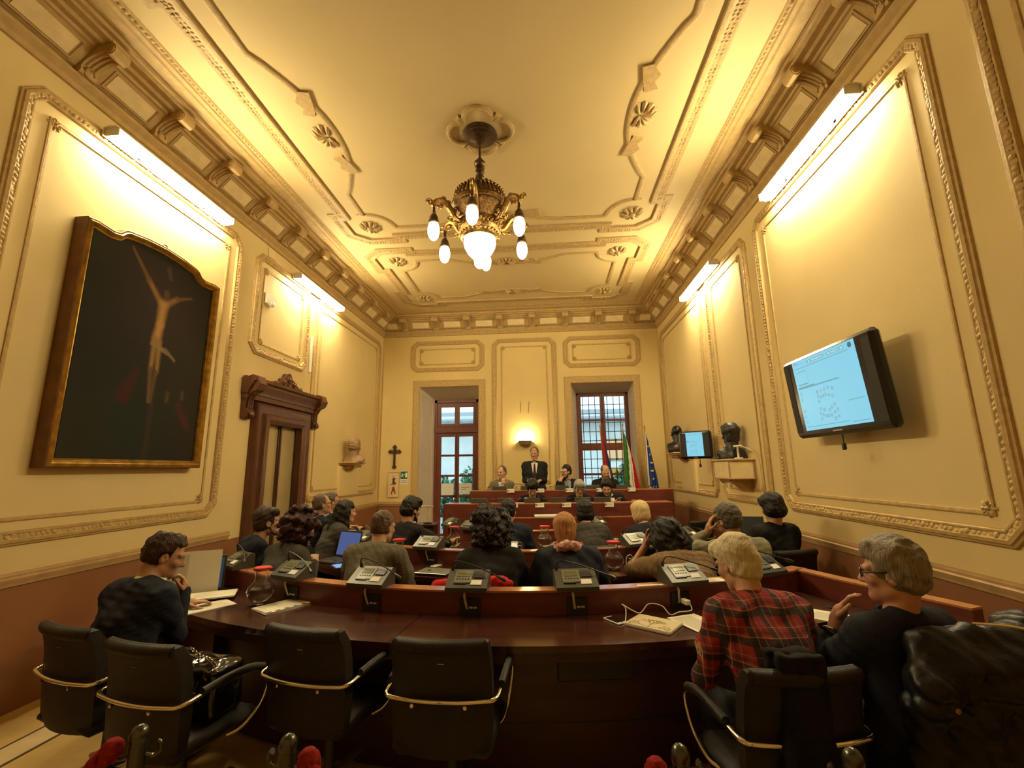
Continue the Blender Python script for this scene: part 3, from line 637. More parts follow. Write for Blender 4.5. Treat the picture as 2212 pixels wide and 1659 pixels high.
# ------------------------------------------------------------------ council desks (arcs about one centre)
CX, CY = -.35, 7.145
m_red = mat('cherry_panel', (.130, .027, .016), .42, var=.22, vscale=4, stretch=(1, 1, 5), coat=.15)
m_edge = mat('lit_cherry_edge', (.42, .17, .075), .28, var=.2, vscale=8, coat=.3)  # cherry made lighter, the lamplight on the ledges put into the colour
m_top = mat('dark_mahogany', (.052, .015, .009), .24, var=.35, vscale=3, stretch=(1, 4, 1), coat=.35)
m_body = mat('dark_mahogany_body', (.036, .012, .008), .38, var=.35, vscale=3, stretch=(1, 1, 4))
m_black = mat('black_plastic', (.018, .017, .016), .4, var=.1)
m_unit = mat('charcoal_plastic', (.058, .056, .042), .38, var=.08, vscale=30)
m_cable = mat('white_cable', (.70, .66, .52), .45)
m_chrome = mat('chrome', (.80, .77, .70), .12, metal=1.0, var=.05)
def arcpts(R, a0, a1, n=36): return [(CX+R*math.sin(a0+(a1-a0)*k/n), CY-R*math.cos(a0+(a1-a0)*k/n)) for k in range(n+1)]
def band(mb, R0, R1, z0, z1, a0, a1, n=36, mi=0):
    A, B = arcpts(R0, a0, a1, n), arcpts(R1, a0, a1, n); mb.prism(A+B[::-1], z0, z1, plXY, mi); return mb
def strip(mb, pts, th, z0, z1, side=1):
    P = [np.array(p, float) for p in pts]; Q = []
    for i, p in enumerate(P):
        a = P[max(i-1, 0)]; b = P[min(i+1, len(P)-1)]; t = (b-a)/np.linalg.norm(b-a); Q.append(p+side*th*np.array([-t[1], t[0]]))
    for i in range(len(P)-1): mb.prism([P[i], P[i+1], Q[i+1], Q[i]], z0, z1, plXY)
    return mb
def desk(R, depth, a0, a1, label, zt=.74, zp=.887, seams=(), wings=()):
    t = thing('curved_desk', label, 'desk', (0, 0, 0), 0)
    n = max(16, int((a1-a0)*R/.09))
    pan = band(MB(), R-.095, R, .02, zp-.012, a0, a1, n).build('front_panel', m_red, t, 25)
    led = band(MB(), R-.10, R+.004, zp-.012, zp, a0, a1, n).build('ledge', m_edge, t, 25)
    edges = [a0]+list(seams)+[a1]
    for i in range(len(edges)-1):
        band(MB(), R+.004, R+depth, zt-.035, zt, edges[i]+(.0006 if i else 0), edges[i+1]-(.0006 if i+2 < len(edges) else 0), max(4, int((edges[i+1]-edges[i])*R/.09))).build('desk_top', m_top, t, 25)
    band(MB(), R+depth-.26, R+depth-.22, .02, zt-.035, a0, a1, n).build('modesty_panel', m_body, t, 25)
    band(MB(), R+depth-.045, R+depth-.01, zt-.085, zt-.035, a0, a1, n).build('apron', m_body, t, 25)
    for k in range(3):
        a = a0+(a1-a0)*(k+.5)/3; c = (CX+(R+depth*.4)*math.sin(a), CY-(R+depth*.4)*math.cos(a))
        MB().box((c[0], c[1], .36), (.04, depth*.6, .68), Rz(a)).build('support', m_body, t, 0)
    for s, (pts, top) in enumerate(wings):
        sd = 1 if pts[-1][0] < pts[0][0] else -1
        strip(MB(), pts, .09, .02, zp-.012, top).build('wing_panel', m_red, t, 20); strip(MB(), pts, .095, zp-.012, zp, top).build('wing_ledge', m_edge, t, 20)
    return t
A = lambda x, R: math.asin((x-CX)/R)
aL, aR = A(-2.86, 4.1), A(1.92, 4.1)
d1 = desk(4.1, .50, aL, aR, 'nearest long curved desk of dark mahogany with red panel and ledge', seams=(A(-.85, 4.35), A(.98, 4.35)),
          wings=(([(1.915, 3.725), (2.02, 3.45), (2.2, 3.05), (2.32, 2.78)], -1), ([(-2.84, 4.05), (-3.02, 3.75), (-3.12, 3.45)], 1)))
# end tops that run out to the wing panels
MB().prism([(1.90, 3.72), (2.01, 3.45), (2.19, 3.05), (2.30, 2.79), (2.02, 2.62), (1.90, 2.95), (1.70, 3.30), (1.62, 3.52)], .703, .739).build('desk_top', m_top, d1, 0)
MB().prism([(-2.80, 4.0), (-3.02, 3.74), (-3.11, 3.46), (-2.80, 3.05), (-2.50, 3.02), (-2.3, 3.3), (-2.3, 3.60)], .703, .739).build('desk_top', m_top, d1, 0)
o = MB(); 
for a, R in ((A(.24, 4.36), 4.37),): o.box((CX+R*math.sin(a), CY-R*math.cos(a), .55), (.43, .06, .13), Rz(a), b=.006)
o.build('grommet_box', m_black, d1)
band(MB(), 4.376, 4.383, .268, .274, aL, aR, 40).build('plinth_line', m_black, d1, 0)
d2 = desk(2.7, .48, A(-2.45, 2.7), A(1.75, 2.7), 'second curved desk of cherry wood in the middle row')
d3 = desk(1.3, .46, A(-1.38, 1.3), A(.78, 1.3), 'innermost curved desk of cherry wood facing the dais')
def outlet(par, x, R, z=.79, cord=True):
    a = A(x, R); M = Matrix.Translation((CX+R*math.sin(a), CY-R*math.cos(a), z)) @ Rz(a)
    mb = MB(); mb.box((0, -.004, 0), (.135, .012, .11), b=.003); 
    o = mb.build('outlet_plate', m_black, par); o.matrix_local = M
    s = MB(); [s.box((k, -.012, .0), (.022, .006, .010)) for k in (.006, .034)]; s.build('socket', mat('ivory_plastic', (.62, .58, .46), .4), o)
    if cord:
        c = MB(); [c.tube(spline([(-.03+k, .02, .11), (-.035+k, -.035, .085), (-.03+k, -.03, .04), (-.022+k, -.014, -.01)], 5), .0035, 5) for k in (0, .008)]; c.build('cord', m_cable, o)
for x in (-1.86, -1.19, -.51, .17, .85): outlet(d1, x, 4.104)
outlet(d2, -1.16, 2.704); outlet(d2, .38, 2.704)
# dais: two stepped platforms, clerk's table, two raised desks
m_carp = mat('dark_red_carpet', (.10, .022, .018), .9, var=.2, vscale=40, bump=.2, bscale=150)
da = thing('dais', 'two-step carpeted dais below the far windows', 'platform', (0, 0, 0))
MB().box((.35, 8.62, .085), (4.2, 3.2, .17), b=.004).build('lower_step', m_carp, da, 0)
MB().box((.42, 9.10, .26), (3.9, 1.85, .18), b=.004).build('upper_step', m_carp, da, 0)
def panel_desk(pts, zt, z0, dep, label, top_drop=.16, name='raised_desk'):
    t = thing(name, label, 'desk')
    strip(MB(), pts, .06, z0, zt-.014, 1).build('front_panel', m_red, t, 20); strip(MB(), pts, .22 if zt > 1 else .066, zt-.014, zt, 1).build('ledge', m_edge, t, 20)
    q = [(p[0], p[1]+.06) for p in pts]; MB().prism(q+[(p[0], p[1]+dep) for p in pts[::-1]], zt-top_drop-.03, zt-top_drop).build('desk_top', m_top, t, 0)
    for p in (pts[0], pts[-1]): MB().prism([(p[0]-.02, p[1]+.02), (p[0]+.02, p[1]+.02), (p[0]+.02, p[1]+dep), (p[0]-.02, p[1]+dep)], z0, zt-.014).build('side_panel', m_red, t, 0)
    return t
ct = panel_desk([(-1.15, 6.88), (-.5, 6.80), (.3, 6.80), (1.25, 6.92)], .95, .0, .27, 'low cherry table with papers right below the dais', .012, 'clerk_table')
db = panel_desk([(-1.62, 7.18), (-.8, 7.10), (.6, 7.10), (1.9, 7.22)], 1.13, .17, .5, 'lower raised desk of the dais with name plates and microphones')
dA = panel_desk([(-1.40, 8.37), (.4, 8.33), (2.22, 8.37)], 1.27, .35, .5, 'upper raised desk of the dais below the windows')
# ------------------------------------------------------------------ microphone units
def make_unit():
    t = thing('microphone_unit', 'x', 'microphone')
    b = MB(); b.prism([(-.085, 0), (.085, 0), (.085, .105), (.055, .112), (-.085, .028)], -.135, .135, lambda u, v, h: (h, u, v)); b.build('body', m_unit, t, 20)
    s = math.atan2(.084, .14); M = Matrix.Translation((0, -.015, .0705)) @ Rx(s)
    def pad(c, d, n, m, par=t): return MB().box((c[0], c[1], c[2]), d, b=.0015).build(n, m, par)
    p = pad((-.03, .012, .002), (.115, .105, .006), 'control_panel', mat('grey_panel', (.17, .165, .13), .3)); p.matrix_local = M
    q = pad((-.03, .03, .006), (.085, .045, .003), 'display', mat('lcd_green', (.16, .17, .085), .15)); q.matrix_local = M
    q = pad((.072, .03, .004), (.070, .058, .004), 'speaker_grille', m_black); q.matrix_local = M
    for k in range(5): q = pad((-.068+.019*k, -.012, .006), (.011, .008, .004), 'button', m_black); q.matrix_local = M
    q = pad((-.045, -.045, .003), (.08, .012, .006), 'card_slot', m_black); q.matrix_local = M
    q = pad((.060, -.036, .002), (.072, .042, .002), 'name_label', m_paper); q.matrix_local = M
    g = MB(); g.tube(spline([(-.115, .05, .10), (-.115, .04, .135), (-.10, .03, .165), (-.06, .03, .165), (.05, .02, .135), (.16, -.01, .10), (.20, -.025, .085)], 6), .0042, 6); g.lathe([(.010, 0), (.011, .03), (.006, .05)], 8, (-.115, .05, .085)); g = g.build('gooseneck', m_black, t)
    h = MB(); h.tube([(.195, -.023, .087), (.215, -.032, .080), (.245, -.045, .069), (.255, -.05, .066)], [.006, .011, .012, .006], 8); h.build('microphone_head', m_black, g)
    return t
UNIT = make_unit(); UNIT['group'] = 'microphone units along the desks'
_first = [True]
def unit(x, y, z, rz, label):
    if _first[0]: _first[0] = False; UNIT.location = (x, y, z); UNIT.rotation_euler = (0, 0, rz); UNIT['label'] = label; return UNIT
    r = dup(UNIT, (x, y, z), rz, label)
    if abs(rz-PI) < .01: r.scale = (.92, .9, .62)
    return r
def arcunit(x, R, label, z=.887, off=.02, dr=0.0):
    a = A(x, R); unit(CX+(R-.05+off)*math.sin(a), CY-(R-.05+off)*math.cos(a), z, a+dr, label)
for x, l in ((-2.60, 'microphone unit at the left end of the nearest desk'), (-1.90, 'microphone unit on the nearest ledge right behind the large red-lidded carafe'), (-1.22, 'microphone unit on the nearest ledge behind the man in grey blazer'), (-.53, 'microphone unit behind the woman with dark curly hair in black'),
             (.17, 'microphone unit behind the ginger-haired person in navy'), (.90, 'microphone unit behind the woman in patterned brown top'), (1.55, 'microphone unit behind the man in sage sweater, at the right end of nearest desk')): arcunit(x, 4.1, l)
for x, l in ((-2.05, 'microphone unit behind the open laptop on the middle desk'), (-1.20, 'microphone unit on middle desk beside the white phone'), (.88, 'microphone unit on middle desk near the blonde woman'), (1.52, 'microphone unit at the right end of the middle desk')): arcunit(x, 2.7, l)
for x, l in ((-1.36, 'microphone unit on the inner desk beside the bearded man'), (-1.02, 'microphone unit on inner desk left of the curly head'), (.68, 'microphone unit on inner desk right of the dark bob')): arcunit(x, 1.3, l)
for x, l in ((-1.08, 'microphone unit at the left end of the lower dais desk'), (-.66, 'second microphone unit from left on the lower dais desk'), (-.24, 'microphone unit on lower dais desk hiding the bowed dark-haired person'), (.17, 'microphone unit on lower dais desk left of grey-haired woman'), (.55, 'microphone unit right in front of the grey-haired woman'), (.85, 'microphone unit beside the man leaning over')): unit(x, 7.30, 1.135, PI, l)
for x, l in ((-.88, 'microphone unit facing the man in grey jacket'), (-.36, 'microphone unit facing the standing speaker'), (.27, 'microphone unit facing the man with dark beard and glasses'), (.83, 'microphone unit left of the bald man on the upper dais'), (1.38, 'microphone unit before the flags on the upper dais desk')): unit(x, 8.50, 1.275, PI, l)
m_plate = printmat('name_card')
def plate(x, y, z, label, sz=(.135, .065)):
    rs = np.random.RandomState(int(abs(x*1000)) % 997)
    o = inked('name_plate', sz[0], sz[1], 44, 20, lambda u, v: np.where(((u < .24) & ((u-.13)**2*4+(v-.5)**2 < .08))[:, None], np.array((.25, .16, .08)), np.where((((np.abs(v-.62) < .10) | ((np.abs(v-.36) < .07) & (u < .75))) & (u > .3) & (u < .93) & (np.sin(u*130+v*40+rs.rand()*6)+np.sin(u*71) > -.2))[:, None], np.array((.36, .32, .26)), np.array((.74, .70, .58)))), m_plate)
    o.location = (x, y, z); o.rotation_euler = (-.12, 0, 0); return tag(o, label, 'name plate', 'name plates on the dais desks')
for x, l in ((-.52, 'white name plate low on dais beside the curly head'), (-.12, 'white name plate on lower dais desk below the bowed person'), (.29, 'white name plate on lower dais desk left of grey-haired woman'), (.93, 'small white name plate below the leaning man')): plate(x, 7.072, 1.105, l)
for x, l in ((-.66, 'white name plate in front of the man in grey jacket'), (-.12, 'white name plate in front of the standing speaker'), (.40, 'white name plate in front of bearded man with glasses'), (.95, 'white name plate in front of the bald man'), (1.50, 'white name plate below the green-white-red flag')): plate(x, 8.318, 1.265, l)
# ------------------------------------------------------------------ black leather office chairs
m_leather = mat('black_leather', (.013, .011, .009), .48, var=.2, vscale=25, bump=.25, bscale=220, spec=.3)
def make_chair():
    t = thing('office_chair', 'x', 'chair')
    # back: padded slab, curved across, rolled over at the top (local: front +Y, back face at -Y)
    mb = MB(); zs = [.40, .44, .50, .56, .62, .68, .74, .79, .83, .865, .888, .90]; nu = 9
    prof_b = [-.245, -.250, -.254, -.258, -.262, -.266, -.272, -.282, -.292, -.300, -.296, -.280]
    prof_f = [-.215, -.205, -.200, -.200, -.203, -.208, -.214, -.222, -.230, -.242, -.256, -.275]
    V = []; 
    def wdt(z): return .222+.012*math.sin((z-.40)/.5*PI)-(.02 if z > .89 else 0)-(.03 if z < .42 else 0)
    for side, pr in ((0, prof_b), (1, prof_f)):
        for z, p in zip(zs, pr):
            for k in range(nu):
                u = -1+2*k/(nu-1); V.append((u*wdt(z), p+.040*u*u*(1 if z < .86 else .6)+(.0 if side else 0), z))
    n = len(zs); Fc = []
    for i in range(n-1):
        for k in range(nu-1):
            a = i*nu+k; Fc.append((a, a+1, a+nu+1, a+nu)); b = n*nu+a; Fc.append((b+nu, b+nu+1, b+1, b))
    for i in range(n-1):
        for k in (0, nu-1): a = i*nu+k; q = (a, a+nu, n*nu+a+nu, n*nu+a); Fc.append(q if k else q[::-1])
    for k in range(nu-1): Fc.append((k+1, k, n*nu+k, n*nu+k+1)); a = (n-1)*nu+k; Fc.append((a, a+1, n*nu+a+1, n*nu+a))
    mb.add(V, Fc); mb.tube([(-.20+.4*k/8, -.284+.03*(k/4-1)**2, .868) for k in range(9)], .030, 10)
    bk = mb.build('backrest', m_leather, t, 50)
    MB().box((.01, -.285, .80), (.03, .004, .003)).build('stitch_mark', mat('grey_metal', (.3, .28, .24), .3, metal=.8), bk)
    MB().box((0, .0, .425), (.46, .46, .07), b=.028).build('seat', m_leather, t, 50)
    for s in (-1, 1): pass
    band_ = [(s, y, z) for s, y, z in ((-.262, -.06, .665), (-.262, -.20, .655), (-.245, -.248, .65), (-.20, -.262, .648), (-.1, -.276, .645), (0, -.281, .645), (.1, -.276, .645), (.20, -.262, .648), (.245, -.248, .65), (.262, -.20, .655), (.262, -.06, .665))]
    MB().tube(spline(band_, 4), .010, 8).build('chrome_band', m_chrome, t, 60)
    for s in (-1, 1):
        a = MB(); a.tube(spline([(s*.262, -.20, .655), (s*.268, -.05, .668), (s*.27, .12, .66), (s*.27, .22, .62), (s*.268, .235, .56), (s*.255, .20, .46), (s*.235, .12, .40), (s*.20, .06, .385)], 5), .010, 8); a = a.build('armrest', m_chrome, t, 60)
        MB().tube(spline([(s*.266, -.15, .672), (s*.27, -.02, .683), (s*.272, .10, .678), (s*.272, .19, .65)], 4), .019, 8).build('arm_pad', m_leather, a, 60)
        MB().lathe([(.009, -.012), (.009, .006), (0, .008)], 8, (s*.12, -.273, .625), Rx(PI/2)).build('screw_cap', m_chrome, t)
    MB().lathe([(.045, .39), (.045, .33), (.028, .32), (.028, .12), (.04, .10), (.04, .07)], 14).build('column', m_black, t, 40)
    for k in range(5):
        a = 2*PI*k/5+.3; l = MB(); l.box((.16, 0, .085), (.30, .045, .03), Ry(.10), b=.008); l = l.build('base_leg', m_chrome, t); l.rotation_euler = (0, 0, a)
        MB().lathe([(0, -.012), (.028, -.012), (.028, .012), (0, .012)], 12, (.30, 0, .029), Rx(PI/2)).build('caster', m_black, l)
    return t
CHAIR = make_chair(); CHAIR['group'] = 'black office chairs'; _fc = [True]
def chair(x, y, rz, label, z=0.0):
    if _fc[0]: _fc[0] = False; CHAIR.location = (x, y, z); CHAIR.rotation_euler = (0, 0, rz); CHAIR['label'] = label; return CHAIR
    return dup(CHAIR, (x, y, z), rz, label)
chair(-2.40, 2.56, -.30, 'black leather chair under the man in dark jacket, by left wall')
chair(-1.82, 2.36, -.22, 'empty black leather chair holding the glossy handbag')
chair(-1.17, 2.58, -.22, 'empty black leather chair left of the centre seam of nearest desk')
chair(-.495, 2.45, -.04, 'empty black leather chair closest to the middle of nearest desk')
chair(.915, 2.20, .12, 'black leather chair of the person in red plaid, with garment over it')
chair(1.60, 2.24, .10, 'black leather chair covered by a puffer jacket beside right wall')
# ------------------------------------------------------------------ implicit surfaces (bodies, hair, cloth, busts)
def rot_from(fwd, up=(0, 0, 1)):
    f = np.array(fwd, float); f /= np.linalg.norm(f); r = np.cross(f, up); r /= np.linalg.norm(r)+1e-9; u = np.cross(r, f)
    return np.stack([r, f, u], 1)            # columns: local x, y, z in world
class SDF:
    def __init__(s): s.p = []
    def cap(s, a, b, ra, rb=None, k=.02, op=1, lab=0):
        a = np.array(a, float); b = np.array(b, float); rb = ra if rb is None else rb
        R = max(ra, rb); s.p.append((0, a, b, ra, rb, k, op, lab, np.minimum(a, b)-R, np.maximum(a, b)+R)); return s
    def ell(s, c, r, Rm=None, k=.02, op=1, lab=0):
        c = np.array(c, float); r = np.array(r, float)*np.ones(3); e = r if Rm is None else np.sqrt(((Rm*r)**2).sum(1))
        s.p.append((1, c, r, Rm, None, k, op, lab, c-e, c+e)); return s
    def box(s, c, d, rd, Rm=None, k=.02, op=1, lab=0):
        c = np.array(c, float); d = np.array(d, float); e = d+rd if Rm is None else np.abs(Rm)@(d+rd)
        s.p.append((2, c, d, rd, Rm, k, op, lab, c-e, c+e)); return s
    def chain(s, pts, rs, k=.02, lab=0):
        for i in range(len(pts)-1): s.cap(pts[i], pts[i+1], rs[i], rs[i+1], k, 1, lab)
        return s
    @staticmethod
    def ev(p, P):
        t = p[0]
        if t == 0:
            a, b, ra, rb = p[1:5]; d = b-a; L = max(1e-9, d@d); q = P-a; h = np.clip((q@d)/L, 0, 1)
            return np.sqrt(((q-h[..., None]*d)**2).sum(-1))-(ra+(rb-ra)*h)
        if t == 1:
            q = P-p[1]; r = p[2]
            if p[3] is not None: q = q@p[3]
            k0 = np.sqrt(((q/r)**2).sum(-1)); k1 = np.sqrt(((q/(r*r))**2).sum(-1)); return k0*(k0-1)/np.maximum(k1, 1e-9)
        q = P-p[1]
        if p[4] is not None: q = q@p[4]
        q = np.abs(q)-p[2]; return np.sqrt((np.maximum(q, 0)**2).sum(-1))+np.minimum(q.max(-1), 0)-p[3]
    def mesh(s, name, mats, vox, parent=None, noise=None, infl=0.0, smooth=True, labels=True):
        lo = np.min([p[8] for p in s.p if p[6] > 0], 0)-3*vox-infl-(.03 if noise else 0); hi = np.max([p[9] for p in s.p if p[6] > 0], 0)+3*vox+infl+(.03 if noise else 0)
        n = np.ceil((hi-lo)/vox).astype(int)+1; Fd = np.full(n, 1.0, np.float32)
        ax = [(lo[i]+vox*np.arange(n[i])).astype(np.float32) for i in range(3)]
        for p in s.p:
            mg = p[5]+4*vox+infl; i0 = np.clip(np.floor((p[8]-mg-lo)/vox).astype(int), 0, n-1); i1 = np.clip(np.ceil((p[9]+mg-lo)/vox).astype(int)+1, 1, n)
            if (i1 <= i0).any(): continue
            sl = tuple(slice(i0[i], i1[i]) for i in range(3)); G = np.stack(np.meshgrid(*[ax[i][sl[i]] for i in range(3)], indexing='ij'), -1)
            d = SDF.ev(p, G).astype(np.float32); k = max(p[5], 1e-4); f = Fd[sl]
            if p[6] > 0: h = np.clip(.5+.5*(f-d)/k, 0, 1); Fd[sl] = f*(1-h)+d*h-k*h*(1-h)
            else: h = np.clip(.5-.5*(f+d)/k, 0, 1); Fd[sl] = f*(1-h)-d*h+k*h*(1-h)
        if noise is not None:
            G = np.stack(np.meshgrid(*ax, indexing='ij'), -1); Fd += noise(G).astype(np.float32)
        g = vdb.FloatGrid(3*vox); g.copyFromArray(np.clip(Fd-infl, -3*vox, 3*vox)); P, T, Q = g.convertToPolygons(0.0, 0.0)
        P = P*vox+lo; me = bpy.data.meshes.new(name); fc = [tuple(q) for q in Q[:, ::-1]]+[tuple(t) for t in T[:, ::-1]]
        me.from_pydata(P.tolist(), [], fc)
        mats = mats if isinstance(mats, (list, tuple)) else [mats]
        for m in mats: me.materials.append(m)
        if len(mats) > 1 and labels:
            C = P[np.array(Q)].mean(1) if len(T) == 0 else np.concatenate([P[Q].mean(1), P[T].mean(1)])
            best = np.full(len(C), 9.0); L = np.zeros(len(C), np.int32)
            for p in s.p:
                if p[6] < 0: continue
                d = SDF.ev(p, C); d = d-(.004 if p[7] else 0); q = d < best; best[q] = d[q]; L[q] = p[7]
            me.polygons.foreach_set('material_index', L)
        if smooth: me.shade_smooth()
        me.update(); o = bpy.data.objects.new(name, me); COL.objects.link(o)
        if parent is not None: o.parent = parent
        return o
def wob(amp, fr, seed=0, NK=2):
    rs = np.random.RandomState(seed); K = [(rs.normal(size=3)*fr*s, rs.rand()*6.28, 1/s**.6) for s in (.7, 1.0, 1.5, 2.2) for _ in range(NK)]
    def f(G):
        o = 0
        for k, ph, a in K: o = o+a*np.sin(G@k+ph)
        return o*amp/(3.0*(NK/2)**.5)
    return f
# ------------------------------------------------------------------ people
def skin(nm, c): return mat(nm, c, .5, var=.10, vscale=14, bump=.05, bscale=150, spec=.35)
SK = [skin('skin_fair', (.50, .285, .175)), skin('skin_warm', (.42, .225, .13)), skin('skin_rosy', (.50, .255, .17))]
m_eye = mat('eye_white', (.30, .25, .20), .25); m_iris = mat('eye_dark', (.03, .02, .015), .15); m_lip = mat('lips', (.42, .19, .13), .5, var=.1)
def hairmat(nm, c, c2, st=(1, 1, .12), sc=130): return mat(nm, c, .5, var=.5, vscale=sc, bump=.8, bscale=sc, stretch=st, col2=c2, spec=.3)
HM = dict(black=hairmat('hair_black', (.013, .009, .007), (.005, .004, .003)), brown=hairmat('hair_brown', (.046, .022, .011), (.018, .009, .005)), redbrown=hairmat('hair_dark_red', (.045, .011, .009), (.014, .004, .004), (1, 1, 1), 70),
          curl=hairmat('hair_curly_dark', (.018, .010, .008), (.005, .003, .003), (1, 1, 1), 70), ginger=hairmat('hair_ginger', (.48, .235, .085), (.25, .105, .035)), blonde=hairmat('hair_blonde', (.72, .56, .27), (.42, .29, .12)),
          pale=hairmat('hair_pale_blonde', (.74, .67, .48), (.48, .40, .24)), grey=hairmat('hair_grey', (.26, .225, .165), (.12, .10, .075)), dgrey=hairmat('hair_dark_grey', (.13, .11, .085), (.05, .042, .032)), silver=hairmat('hair_silver', (.42, .38, .32), (.2, .18, .15)), brgrey=hairmat('hair_grey_brown', (.13, .085, .05), (.06, .038, .024)))
def cloth(nm, c, var=.25, vs=60, bump=.25, bs=180, rough=.85, **k): return mat(nm, c, rough, var=var, vscale=vs, bump=bump, bscale=bs, spec=.15, **k)
m_navy = cloth('navy_wool', (.016, .018, .028)); m_blackw = cloth('black_wool', (.010, .009, .009)); m_darksuit = cloth('dark_suit', (.014, .014, .017)); m_tweed = cloth('grey_tweed', (.13, .115, .085), .6, 160); m_charc = cloth('charcoal_knit', (.055, .050, .042), .5, 120)
m_sage = cloth('sage_wool', (.215, .205, .135), .2, 30); m_white = cloth('white_cotton', (.62, .60, .55), .06, 30); m_blue = cloth('blue_cotton', (.22, .32, .46), .1, 30); m_greyj = cloth('grey_jacket', (.17, .145, .10), .4, 120); m_tieb = cloth('dark_tie', (.03, .014, .018), .3, 90)
m_trous = cloth('dark_trousers', (.014, .014, .016)); m_shoe = mat('black_shoe', (.01, .009, .008), .3, var=.1); m_lens = mat('lens', (.9, .92, .95), .02, trans=1.0, ior=1.01); m_frame = mat('black_frame', (.012, .01, .01), .3); m_scarf = cloth('pale_scarf', (.55, .45, .38), .5, 40, col2=(.32, .06, .08)); m_dots = cloth('brown_dotted', (.30, .20, .11), .75, 190, col2=(.085, .05, .026))
def tartan():
    m = bpy.data.materials.new('red_tartan'); m.use_nodes = True; nt = m.node_tree; b = nt.nodes['Principled BSDF']; b.inputs['Roughness'].default_value = .85; L = nt.links
    tc = nt.nodes.new('ShaderNodeTexCoord'); nz = nt.nodes.new('ShaderNodeTexNoise'); nz.inputs['Scale'].default_value = 6; L.new(tc.outputs['Object'], nz.inputs[0])
    ad = nt.nodes.new('ShaderNodeVectorMath'); ad.operation = 'MULTIPLY_ADD'; L.new(nz.outputs['Color'], ad.inputs[0]); ad.inputs[1].default_value = (.02, .02, .02); L.new(tc.outputs['Object'], ad.inputs[2])
    sp = nt.nodes.new('ShaderNodeSeparateXYZ'); L.new(ad.outputs[0], sp.inputs[0])
    def mth(op, a, b_=None, c=None):
        n = nt.nodes.new('ShaderNodeMath'); n.operation = op
        for i, q in enumerate((a, b_, c)):
            if q is None: continue
            if hasattr(q, 'links'): L.new(q, n.inputs[i])
            else: n.inputs[i].default_value = q
        return n.outputs[0]
    def frac(ax, per): return mth('FRACT', mth('DIVIDE', mth('ADD', ax, 5.0), per))
    def bandn(f, c, w_): return mth('COMPARE', f, c, w_)
    fx, fz = frac(sp.outputs[0], .090), frac(sp.outputs[2], .098)
    mx = nt.nodes.new('ShaderNodeMix'); mx.data_type = 'RGBA'
    cur = None
    base = (.25, .011, .010)
    def layer(prev, fac, col, amt):
        n = nt.nodes.new('ShaderNodeMix'); n.data_type = 'RGBA'; L.new(mth('MULTIPLY', fac, amt), n.inputs[0])
        if prev is None: n.inputs[6].default_value = (*base, 1)
        else: L.new(prev, n.inputs[6])
        n.inputs[7].default_value = (*col, 1); return n.outputs[2]
    for f in (fx, fz):
        cur = layer(cur, bandn(f, .30, .13), (.010, .008, .008), .90); cur = layer(cur, bandn(f, .62, .05), (.02, .014, .012), .6)
    for f in (fx, fz):
        cur = layer(cur, bandn(f, .47, .010), (.50, .40, .18), .50); cur = layer(cur, bandn(f, .80, .010), (.42, .36, .24), .45)
    L.new(cur, b.inputs['Base Color'])
    n2 = nt.nodes.new('ShaderNodeTexNoise'); n2.inputs['Scale'].default_value = 25; L.new(tc.outputs['Object'], n2.inputs[0]); bp = nt.nodes.new('ShaderNodeBump'); bp.inputs['Strength'].default_value = .3; bp.inputs['Distance'].default_value = .02; L.new(n2.outputs[0], bp.inputs['Height']); L.new(bp.outputs[0], b.inputs['Normal'])
    return m
m_tartan = tartan()
def ik(S, T, l1, l2, pole):
    S = np.array(S, float); T = np.array(T, float); d = T-S; L = np.linalg.norm(d); mx = (l1+l2)*.995
    if L > mx: T = S+d/L*mx; L = mx; d = T-S
    a = math.acos(np.clip((l1*l1+L*L-l2*l2)/(2*l1*L), -1, 1)); u = d/L; p = np.array(pole, float); p = p-u*(p@u); p /= np.linalg.norm(p)+1e-9
    return S+u*math.cos(a)*l1+p*math.sin(a)*l1, T
def headmat(yaw, pitch, roll):   # columns: local axes in the person's frame
    return np.array((Rz(yaw) @ Rx(pitch) @ Ry(roll)).to_3x3())
